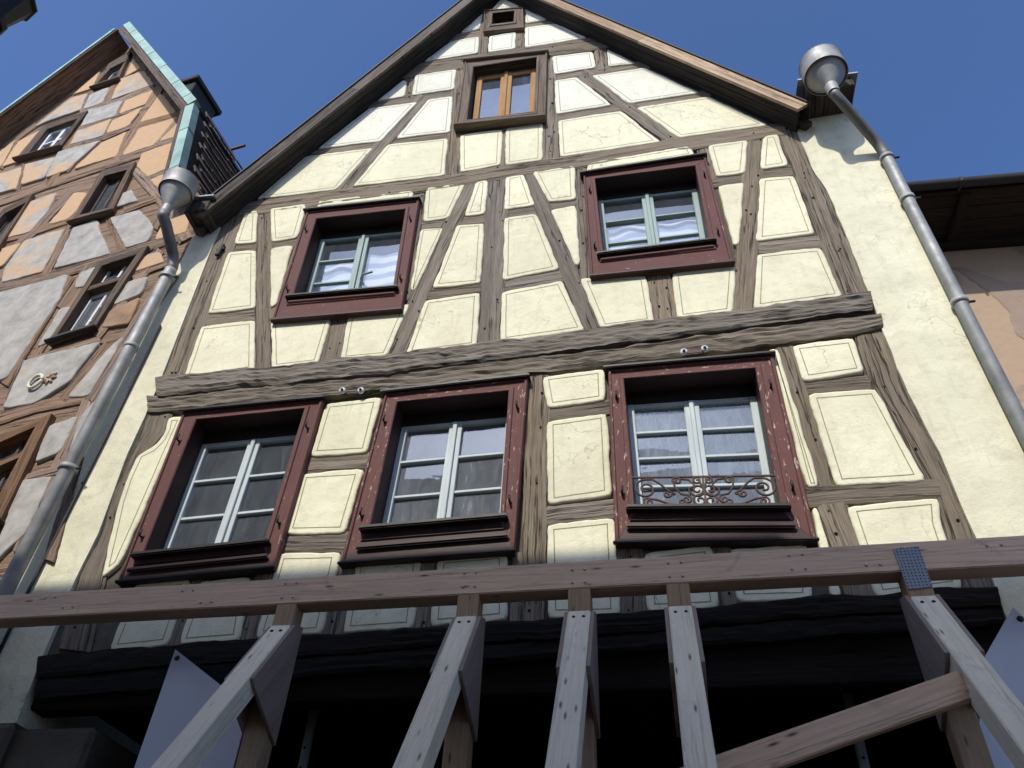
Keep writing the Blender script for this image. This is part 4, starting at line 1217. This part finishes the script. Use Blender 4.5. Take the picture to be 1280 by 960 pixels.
# wrought iron guard in the right hand lower window
O, I = WINDOWS['LR']
guard = thing('window_guard', 'low rusty wrought iron scroll guard across the right lower window', 'window guard', (I[3][0], -0.075, I[3][1]))
GW = I[2][0] - I[3][0]
GZ = I[2][1] - I[3][1]
GH = 0.235
def gp(u, v, y=0.0):
    return (u * GW, y, GZ * u + 0.02 + v * GH)
def scroll(pts, r=0.0075):
    tube('scroll', [gp(u, v) for u, v in pts], r, 'rust', guard, 6)
def spiral(cu, cv, r0, a0, turns, sgn=1, n=26):
    asp = GH / GW
    out = []
    for i in range(n + 1):
        t = i / n
        r = r0 * (1 - 0.82 * t)
        a = a0 + sgn * turns * 2 * math.pi * t
        out.append((cu + r * asp * math.cos(a), cv + r * math.sin(a)))
    return out
beam('rail', gp(-0.02, 1.0), gp(1.02, 1.0), 0.014, 0.014, 'rust', guard, 0.003)
beam('rail', gp(-0.02, 0.0), gp(1.02, 0.0), 0.014, 0.014, 'rust', guard, 0.003)
def mirror(l):
    return [(1 - u, v) for u, v in l]
S = []
sp = spiral(0.085, 0.60, 0.33, math.pi * 0.5, 1.6, 1)
S.append([(0.29, 0.42), (0.25, 0.52), (0.19, 0.78), (0.14, 0.93)] + sp)
S.append(spiral(0.235, 0.42, 0.12, 0.3, 1.2, -1)[::-1] + [(0.262, 0.40), (0.29, 0.42)])
S.append(spiral(0.315, 0.86, 0.13, 2.8, 1.2, -1)[::-1] + [(0.30, 0.62), (0.335, 0.42), (0.40, 0.36)] + spiral(0.37, 0.24, 0.14, 1.2, 1.3, -1))
S.append([(0.34, 0.93), (0.40, 0.90), (0.44, 0.70)] + spiral(0.455, 0.55, 0.24, 2.9, 1.5, 1))
S.append(spiral(0.46, 0.86, 0.13, 1.0, 1.2, 1)[::-1] + [(0.48, 0.78), (0.5, 0.62), (0.485, 0.46)] + spiral(0.462, 0.20, 0.2, 1.5, 1.4, 1))
S.append(spiral(0.10, 0.16, 0.15, 2.0, 1.3, 1)[::-1] + [(0.16, 0.24), (0.24, 0.10), (0.3, 0.05)] + spiral(0.335, 0.14, 0.13, 4.5, 1.2, 1))
for l in S:
    scroll(l)
    scroll(mirror(l))
for u in (-0.015, 0.5, 1.015):
    beam('upright', gp(u, -0.02), gp(u, 1.0), 0.012, 0.012, 'rust', guard, 0.002)

# ================================================================== RAINWATER PIPES
def downpipe(label, hop, hz, x, bend_z, r, hr, yp):
    t = thing('rain_pipe', label, 'drainpipe', (x, yp, 0), 0, 'zinc rain pipes of the cream house')
    o = lambda p: (p[0] - x, p[1] - yp, p[2])
    hx, hy = hop
    z_sp, z_cone, z_cyl, z_top = hz
    lathe('hopper', [(hr * .26, z_cone), (hr * 0.96, z_cyl + .03), (hr * 0.97, z_cyl), (hr * 1.0, z_cyl - .002), (hr * 1.0, z_top), (hr * 1.03, z_top + .012), (hr * .97, z_top + .012), (hr * .95, z_cyl + .08)],
          o((hx, hy, 0)), 'zinc', t, 36)
    lathe('spout', [(hr * .27, z_cone + .02), (hr * .29, z_cone), (hr * .27, z_sp), (hr * .24, z_sp), (hr * .22, z_sp + .05)], o((hx, hy, 0)), 'zinc', t, 20)
    a, b = Vector((hx, hy, z_sp + .03)), Vector((x, yp, bend_z))
    pts = [a, a + Vector((0, 0, -.05)), a.lerp(b, .2) + Vector((0, 0, -.02)), a.lerp(b, .8), b + (a - b).normalized() * .07, b + Vector((0, 0, -.06)), b + Vector((0, 0, -.2))]
    tube('offset_pipe', [o(p) for p in pts], r, 'zinc_dark', t, 18)
    tube('pipe', [(0, 0, bend_z - .12), (0, 0, bend_z - .16), (0, 0, 0.1)], r * 1.06, 'zinc', t, 20)
    return t
def clamp(t, z, r, yp):
    tube('clamp', [(0, 0, z - .022), (0, 0, z + .022)], r * 1.22, 'zinc', t, 18)
    beam('clamp_bolt', (r * 1.1, 0, z), (r * 1.1 + .05, .0, z), 0.02, 0.014, 'black', t, 0.003)
    beam('clamp_arm', (0, 0.02, z), (0, -yp, z), 0.02, 0.02, 'black', t, 0.003)
pl_ = downpipe('thick zinc drainpipe with funnel head between the ochre house and cream house', (-4.60, -.50), (8.16, 8.28, 8.53, 8.73), -4.56, 7.84, 0.055, 0.175, -.13)
for z in (7.6, 5.25, 2.6):
    clamp(pl_, z, .060, -.13)
for z in (6.6, 3.9):
    tube('joint_ring', [(0, 0, z), (0, 0, z + .05)], .063, 'zinc', pl_, 18)
pr_ = downpipe('slim zinc drainpipe with big funnel head at the right end of the cream house', (1.945, -.50), (8.60, 8.72, 8.93, 9.14), 2.315, 8.20, 0.047, 0.20, -.10)
for z in (8.05, 7.42, 6.12, 4.6, 2.4):
    clamp(pr_, z, .05, -.10)
cable = tube('cable', [(-4.46, -.03, 7.0), (-4.455, -.03, 5.6), (-4.47, -.03, 4.2), (-4.46, -.03, 3.3)], 0.012, 'black', None, 8)
tag(cable, 'thin dark cable running down the wall beside the thick left drainpipe', 'cable')

# ================================================================== TIMBER SHORING IN FRONT
shore = thing('timber_shoring', 'raw pine shoring frame of one long beam, posts and raking struts along the front', 'shoring', (0, -0.39, 0))
def sh(p):
    return (p[0], p[1] + 0.39, p[2])
beam('top_beam', sh((-6.5, -.385, 3.885)), sh((3.2, -.385, 3.885)), 0.13, 0.172, 'pine', shore, 0.006)
PX = [-2.215, -1.105, -0.470, 0.072, 1.292]
SL = 1.41
for i, x in enumerate(PX):
    hw = 0.0625
    box('post', sh((x - hw, -.45, 0.12)), sh((x + hw, -.33, 3.798)), 'pine_warm', shore, 0.006)
    zt = 3.665
    if i == 4:
        zt = 3.655
    foot = -.452 - (zt - .1) / SL
    poly = [(-.452, zt), (foot, .1), (foot + .147, .1), (-.452, zt - .207)]
    o = prism('strut', [(y + .39, z) for y, z in poly], x - hw, x + hw, 'pine_pale', shore, (0, 1, SL), 0.006, 'yz')
    g_ = [(-.335, 3.70), (-.44, 3.665), (-.452 - .30, 3.665 - .30 * SL - .02), (-.452 - .265, 3.665 - .30 * SL - .05), (-.34, 3.02)]
    for s in (-1, 1):
        xa, xb = x + s * (hw + .001), x + s * (hw + .021)
        prism('gusset_plate', [(y + .39, z) for y, z in g_], xa, xb, 'ply', shore, (0, 1, SL), 0.002, 'yz')
    for dx in (-.026, .028):
        for dz in (0.055,):
            y = -.452 - dz / SL
            tube('bolt', [sh((x + dx, y + .004, zt - dz)), sh((x + dx, y - .008, zt - dz - .006))], 0.009, 'black', shore, 8)
screws = [(-3.86, .045), (-3.70, -.03), (-2.9, .04), (-2.75, -.045), (-2.22, .05), (-2.22, -.045), (-1.105, .05), (-1.105, -.04), (-.47, .03), (-.47, -.05), (0.07, .04), (0.07, -.045), (0.72, .045), (0.72, -.04), (1.30, .05), (1.1, -.04), (1.72, .035)]
for x, dz in screws:
    for s in (-.035, .035):
        tube('screw', [sh((x + s, -.449, 3.885 + dz)), sh((x + s, -.4565, 3.885 + dz))], 0.0075, 'steel', shore, 8)
# perforated plate tying the right post to the beam
vs = [sh((1.222, -.4535, 3.93)), sh((1.352, -.4535, 3.935)), sh((1.352, -.4535, 3.70)), sh((1.232, -.4535, 3.69))]
mobj('tie_plate', vs + [(v[0], v[1] - .003, v[2]) for v in vs], BOXF, 'plate', shore)
beam('diagonal_brace', sh((-.02, -.79, 2.665)), sh((1.236, -.79, 3.055)), 0.055, 0.125, 'pine', shore, 0.006)

def board(label, pts, y):
    o = prism('white_panel', pts, y, y + .012, 'sheet', None, (0, 0, 1), 0.002)
    return tag(o, label, 'panel')
p1 = board('pale grey pointed panel standing behind the leftmost raking strut', [(-3.02, 3.66), (-2.42, 3.285), (-2.42, .12), (-3.045, .12)], -.21)
tube('eyelet', [(-2.985, -.214, 3.60), (-2.985, -.209, 3.60)], .017, 'black', p1, 10)
p2 = board('pale grey pointed panel standing behind the rightmost raking strut', [(1.79, 3.69), (1.40, 3.235), (1.40, .12), (1.98, .12), (1.98, 3.30)], -.21)
tube('eyelet', [(1.80, -.214, 3.62), (1.80, -.209, 3.62)], .017, 'black', p2, 10)

def prop(label, x, y, ztop):
    t = thing('steel_prop', label, 'prop', (x, y, 0), 0, 'steel props in the dark ground floor')
    tube('tube', [(0, 0, .12), (0, 0, ztop - .01)], 0.03, 'steel', t, 12)
    tube('outer_tube', [(0, 0, .12), (0, 0, 1.7)], 0.038, 'steel', t, 12)
    box('head_plate', (-.075, -.075, ztop - .012), (.075, .075, ztop), 'steel', t, 0.002)
    for k in range(5):
        tube('pin_hole', [(0, -.031, ztop - .3 - k * .12), (0, -.028, ztop - .3 - k * .12)], .009, 'black', t, 8)
prop('thin steel prop in the dark opening between the two left struts', -2.347, .5, 3.585)
prop('thin steel prop in the dark opening behind the diagonal brace', 1.003, .5, 3.585)

# ================================================================== OCHRE HOUSE ON THE LEFT
lh = thing('ochre_house', 'half-timbered house with flaking ochre and grey plaster and green copper verge, at left', 'house', (-4.88, 0.02, 0), R(-7))
lout = [(-6.4, 0), (0.30, 0), (0.30, 9.0), (-0.42, 10.0), (-0.66, 11.0), (-3.60, 15.32), (-6.4, 9.9)]
lout = [(-7.4, 0), (0.30, 0), (0.30, 9.0), (-0.30, 10.0), (-0.57, 11.12), (-3.60, 15.50), (-7.4, 7.68)]
holes = [[tuple(Vector(p).lerp(Vector(q), 0.4)) for p, q in zip(I_, O_)] for O_, I_, k in LEFT_WINDOWS]
holed_wall('wall', lout, holes, 0.02, 'brown', lh)
for A, B in LEFT_TIMBERS:
    timber('timber', A, B, -0.004 + random.uniform(-.003, .003), 'brown', lh, 1.3, 0.05, 1.4)
for c, p in LEFT_PANELS:
    panel(p, ('ochre', 'flaky', 'grey', 'tan')[c], lh, False, 0.014 if c else 0.010, 1.6)
for O_, I_, kind in LEFT_WINDOWS:
    win = bpy.data.objects.new('window', None)
    COL.objects.link(win)
    win.parent = lh
    fm = 'orange' if kind == 'transom2' else 'brown_dark'
    casing(win, O_, I_, [(0, .03), (0, -.045), (.5, -.05), (1, -.045)], fm)
    dp = 0.075
    for k in range(4):
        a, b = Vector(I_[k]), Vector(I_[(k + 1) % 4])
        mobj('reveal_board', [(a.x, -0.045, a.y), (b.x, -0.045, b.y), (b.x, dp + .02, b.y), (a.x, dp + .02, a.y)], [(0, 1, 2, 3)], fm, win)
    a, b = Vector(O_[3]) + Vector((-.03, .02)), Vector(O_[2]) + Vector((.03, .02))
    beam('sill', (a.x, -.05, a.y), (b.x, -.05, b.y), 0.07, 0.035, 'brown_dark' if kind != 'transom' else 'black', win, .008)
    sm = 'white_paint' if kind in ('white', 'open', 'transom') else 'brown_dark'
    if kind.startswith('transom'):
        tb = 0.66
        members('transom', I_, [(0, 1, tb - .035, tb + .035)], -.035, .12, fm, win)
        members('sash', I_, [(0, .06, 0, tb - .035), (.46, .54, 0, tb - .035), (.94, 1, 0, tb - .035), (.06, .46, 0, .05), (.54, .94, 0, .05), (.06, .46, tb - .08, tb - .035), (.54, .94, tb - .08, tb - .035), (.54, .94, .19, .21), (.54, .94, .39, .41)], dp - .03, dp, 'brown_dark' if kind == 'transom2' else sm, win)
        members('sash', I_, [(0, .06, tb + .035, 1), (.46, .54, tb + .035, 1), (.94, 1, tb + .035, 1)], dp - .03, dp, 'brown_dark' if kind == 'transom2' else sm, win)
        pane(win, I_, .05, .47, .04, tb, dp - .012, 'glass')
        pane(win, I_, .53, .95, .04, tb, dp - .012, 'glass_blue')
        pane(win, I_, .05, .95, tb, 1, dp - .012, 'glass_dark')
    elif kind == 'white':
        members('sash', I_, [(0, .08, 0, 1), (.44, .56, 0, 1), (.92, 1, 0, 1), (.08, .44, 0, .07), (.56, .92, 0, .07), (.08, .44, .92, 1), (.56, .92, .92, 1), (.08, .44, .48, .53), (.56, .92, .48, .53)], dp - .05, dp, sm, win)
        pane(win, I_, .05, .5, .03, .97, dp - .012, 'glass_blue')
        pane(win, I_, .5, .95, .03, .97, dp - .012, 'glass_blue')
    elif kind == 'open':
        members('sash', I_, [(0, .08, 0, 1), (.92, 1, 0, 1), (.08, .92, 0, .08), (.08, .92, .92, 1), (.6, .7, .08, .92)], dp - .04, dp, sm, win)
        pane(win, I_, .05, .95, .03, .97, dp - .012, 'glass_dark')
    else:
        members('sash', I_, [(0, .08, 0, 1), (.45, .55, 0, 1), (.92, 1, 0, 1), (.08, .92, 0, .06)], dp - .03, dp, 'brown_dark', win)
        pane(win, I_, .05, .95, .03, .97, dp - .012, 'glass_dark')
    room(win, I_, dp + .02, 1.1)
# moulded boss on the lower panel
bx, bz = -0.755, 6.526
tube('boss_ring', [(bx + .07 * math.cos(a), -.04, bz + .08 * math.sin(a)) for a in [i * math.pi / 10 for i in range(21)]], .015, 'side', lh, 8)
for k in range(7):
    a = k * .9
    c_, s_ = math.cos(a), math.sin(a)
    tube('boss_leaf', [(bx + .14 + .01 * c_, -.02, bz + .02 + .02 * s_), (bx + .15 + .04 * c_, -.03, bz + .02 + .05 * s_), (bx + .15 + .065 * c_, -.018, bz + .02 + .08 * s_)], .013, 'flaky', lh, 6)
# roof with a steeper lower slope; verges cased in green copper
def lverge(a, b, cop, brd, name_m, over, soffit=True):
    a, b = Vector(a), Vector(b)
    d = (b - a).normalized()
    n_ = Vector((-d.y, d.x))
    if n_.dot(Vector((a.x + 2.2, a.y - 11.0))) < 0 and False:
        n_ = -n_
    if (d.x > 0) == (n_.y < 0):
        pass
    c = Vector((-3.6, 10.5))
    if n_.dot((a + b) / 2 - c) < 0:
        n_ = -n_
    L = (b - a).length
    def pt(s, h, y):
        p = a + d * s + n_ * h
        return (p.x, y, p.y)
    def slab(nm, h0, h1, y0, y1, m):
        vs = [pt(0, h0, y0), pt(L, h0, y0), pt(L, h1, y0), pt(0, h1, y0), pt(0, h0, y1), pt(L, h0, y1), pt(L, h1, y1), pt(0, h1, y1)]
        uv = [(0, h0 + y0), (L, h0 + y0), (L, h1 + y0), (0, h1 + y0), (0, h0 + y1), (L, h0 + y1), (L, h1 + y1), (0, h1 + y1)]
        return recalc(mobj(nm, vs, BOXF, m, lh, uv))
    slab('bargeboard', 0.0, brd, -over, -over + .035, 'brown_dark')
    slab('copper_verge', brd - .004, brd + cop, -over - .02, -over + .10, 'copper')
    slab('soffit', 0.02, 0.05, -over + .036, .02, 'brown')
    slab('roof', 0.052, brd + cop - .03, -over + .10, 9, 'tile')
    # laps in the copper
    s = .7
    while s < L:
        slabv = [pt(s, brd - .006, -over - .025), pt(s + .012, brd - .006, -over - .025), pt(s + .012, brd + cop + .008, -over - .025), pt(s, brd + cop + .008, -over - .025)]
        vs = slabv + [(v[0], v[1] + .12, v[2]) for v in slabv]
        recalc(mobj('copper_seam', vs, BOXF, 'copper', lh))
        s += random.uniform(.7, 1.0)
lverge((-7.4, 7.62), (-3.60, 15.38), .07, .05, 'copper', .32)
lverge((-3.60, 15.38), (-0.66, 11.05), .125, .12, 'copper', .32)
lverge((-0.66, 11.05), (-0.22, 9.2), .125, .08, 'copper', .32)
# tile courses on the steep side slope
bm = bmesh.new()
a, b = Vector((-0.66, 11.05)), Vector((-0.22, 9.2))
d = (b - a).normalized()
n_ = Vector((-d.y, d.x))
n_ = n_ if n_.x > 0 else -n_
for row in range(13):
    for k in range(40):
        y0 = -.2 + k * .17 + (row % 2) * .085
        s0 = .05 + row * .145
        h0, h1 = .30, .33 + random.uniform(0, .02)
        q = []
        for s, h in ((s0, h0), (s0 + .17, h1)):
            p = a + d * s + n_ * h
            q.append(p)
        vs = [bm.verts.new((q[0].x, y0, q[0].y)), bm.verts.new((q[0].x, y0 + .166, q[0].y)), bm.verts.new((q[1].x, y0 + .166, q[1].y)), bm.verts.new((q[1].x, y0, q[1].y))]
        vs2 = [bm.verts.new((v.co.x - n_.x * .02, v.co.y, v.co.z - n_.y * .02)) for v in vs]
        for f in BOXF:
            bm.faces.new([(vs + vs2)[i] for i in f])
finish('roof_tiles', bm, 'tile', lh, (0, 1, 0), 'stuff')
# chimney, part of this house
ch = box('chimney', (-3.78, 1.05, 14.2), (-3.06, 1.72, 15.80), 'dark_stone', lh, 0.02)
box('chimney_cap', (-3.84, 0.98, 15.80), (-3.0, 1.80, 15.92), 'dark_stone', ch, 0.015)
ir = thing('roof_frame', 'small dark iron frame sticking up from the roof of the ochre house', 'roof frame', (-4.88, 0.02, 0), R(-7))
for a, b in (((-1.22, 1.0, 12.45), (-.94, 1.0, 12.45)), ((-.94, 1.0, 12.45), (-.94, 1.45, 12.45)), ((-1.2, 1.0, 12.45), (-1.2, 1.45, 12.45)), ((-1.2, 1.45, 12.45), (-.94, 1.45, 12.45)), ((-.94, 1.42, 12.45), (-.94, 1.42, 11.6)), ((-1.2, 1.03, 12.44), (-1.2, 1.03, 11.8))):
    beam('bar', a, b, 0.035, 0.045, 'rust', ir, .004)
box('side_wall', (0.0, 0.4, 0), (0.25, 9, 8.9), 'far_wall', lh)

# ================================================================== PINKISH HOUSE ON THE RIGHT
rh = thing('tan_house', 'pinkish tan plastered house with a deep dark eave, at the right edge', 'house', (2.37, 0.68, 0.0), R(3))
holed_wall('wall', [(-.15, 0), (9, 0), (9, 7.9), (-.15, 7.9)], [[(2.9, 4.4), (3.8, 4.4), (3.8, 6.1), (2.9, 6.1)]], 0.0, 'pink', rh)
win = bpy.data.objects.new('window', None); COL.objects.link(win); win.parent = rh
q = [(2.9, 6.1), (3.8, 6.1), (3.8, 4.4), (2.9, 4.4)]
members('sash', q, [(0, .07, 0, 1), (.46, .54, 0, 1), (.93, 1, 0, 1), (.07, .93, 0, .05), (.07, .93, .95, 1)], .1, .15, 'white_paint', win)
pane(win, q, 0, 1, 0, 1, .13, 'glass')
room(win, q, .16, 1.2)
EZ = 7.69
for k in range(4):
    y1 = -.002 - k * .15
    box('soffit_board', (-.05, y1 - .145, EZ + k * .003), (9, y1, EZ + .02 + k * .003), 'eave', rh)
box('wall_plate', (-.05, -.09, EZ - .06), (9, -.003, EZ - .003), 'eave', rh)
box('fascia_board', (-.05, -.63, EZ - .008), (9, -.606, EZ + .046), 'eave', rh)
for k in range(10):
    x = .45 + k * .85
    box('rafter_end', (x, -.60, EZ - .03), (x + .09, -.093, EZ - .002), 'eave', rh)
verts, faces = [], []
for i, x in enumerate((-.05, 9.0)):
    for k in range(9):
        a = math.pi + math.pi * k / 8
        verts.append((x, -.685 + .05 * math.cos(a), EZ + .04 + .05 * math.sin(a)))
for k in range(8):
    faces.append((k, k + 1, 9 + k + 1, 9 + k))
recalc(mobj('gutter', verts, faces, 'slate', rh, None, True))
for k in range(8):
    x = .42 + k * .62
    box('gutter_clip', (x, -.742, EZ - .016), (x + .02, -.632, EZ + .05), 'slate', rh, .003)
vs = [(-.05, -.66, EZ + .05), (9, -.66, EZ + .05), (9, 5, EZ + 2.2), (-.05, 5, EZ + 2.2), (-.05, -.66, EZ + .09), (9, -.66, EZ + .09), (9, 5, EZ + 2.28), (-.05, 5, EZ + 2.28)]
recalc(mobj('roof', vs, BOXF, 'slate', rh))
# scab of later grey render standing a little off the wall
panel([(0.38, 7.408), (0.521, 7.425), (0.816, 7.169), (1.6, 7.02), (1.9, 6.4), (1.2, 6.2), (0.703, 6.448), (0.66, 6.499), (0.707, 6.806), (0.672, 6.942), (0.494, 7.338)],
      plaster_mat('grey_tan_render', (0.33, 0.25, 0.19), (0.25, 0.18, 0.14), .5), rh, False, 0.006, 2.0, .004, 'render_patch')

# ================================================================== LAMP HIGH AT LEFT
LP = Vector((-2.088, -3.695, 4.291))
lamp = thing('street_lantern', 'dark eight-sided lantern hanging into the top left corner of the sky', 'lantern', (LP.x, LP.y, LP.z))
prof = [(0.0, -.035), (.02, -.033), (.03, -.02), (.05, -.01), (.056, .012), (.045, .02), (.07, .17), (.08, .18), (.08, .19), (.03, .25), (.015, .27), (0.0, .275)]
o = lathe('body', prof, (0, 0, 0), 'black', lamp, 8)
for p_ in o.data.polygons:
    p_.use_smooth = False
tube('wire', [(0, 0, .27), (0, -.03, .40), (0, -1.0, .55), (-.2, -3.85, .9)], .006, 'black', lamp, 6)

# ================================================================== HOUSES ACROSS THE STREET (behind the camera; they shade the foot of the front)
def across(name, label, x0, x1, y, ze, pitch, m):
    t = thing(name, label, 'house', (0, 0, 0), 0, 'houses across the street')
    holes, spots = [], []
    nx = max(2, int((x1 - x0) / 2.1))
    for r in range(int((ze - 2.2) / 2.9)):
        for c in range(nx):
            cx = x0 + (c + .5) * (x1 - x0) / nx
            z0 = 1.3 + r * 2.9
            holes.append([(cx - .5, z0), (cx + .5, z0), (cx + .5, z0 + 1.5), (cx - .5, z0 + 1.5)])
            spots.append((cx, z0))
    wl = holed_wall('wall', [(x0, 0), (x1, 0), (x1, ze), (x0, ze)], holes, y, m, t)
    box('back_wall', (x0, y - 8, 0), (x1, y - .5, ze - .05), 'dark_stone', t)
    for cx, z0 in spots:
        q = [(cx - .5, z0 + 1.5), (cx + .5, z0 + 1.5), (cx + .5, z0), (cx - .5, z0)]
        wn = members('window', q, [(0, .06, 0, 1), (.47, .53, 0, 1), (.94, 1, 0, 1), (.06, .47, 0, .05), (.53, .94, 0, .05), (.06, .94, .95, 1)], y - .12, y - .06, 'white_paint', t)
        pane(wn, q, 0, 1, 0, 1, y - .1, 'glass_dark')
    zr = ze + 4 * math.tan(R(pitch))
    vs = [(x0 - .1, y + .45, ze - .15), (x1 + .1, y + .45, ze - .15), (x1 + .1, y - 4, zr), (x0 - .1, y - 4, zr), (x0 - .1, y + .45, ze + .0), (x1 + .1, y + .45, ze + .0), (x1 + .1, y - 4, zr + .15), (x0 - .1, y - 4, zr + .15)]
    recalc(mobj('roof', vs, BOXF, 'tile', t))
across('plain_house', 'plain plastered house across the street facing the cream house', -6.8, -0.8, -7.6, 10.72, 30, 'far_wall')
across('plain_house', 'lower plain plastered house across the street behind the viewer to the right', -0.7, 3.4, -7.6, 10.52, 30, 'far_wall')
across('tall_plain_house', 'taller plain house across the street facing the ochre house', -12, -8.2, -7.6, 13.2, 30, 'far_wall')
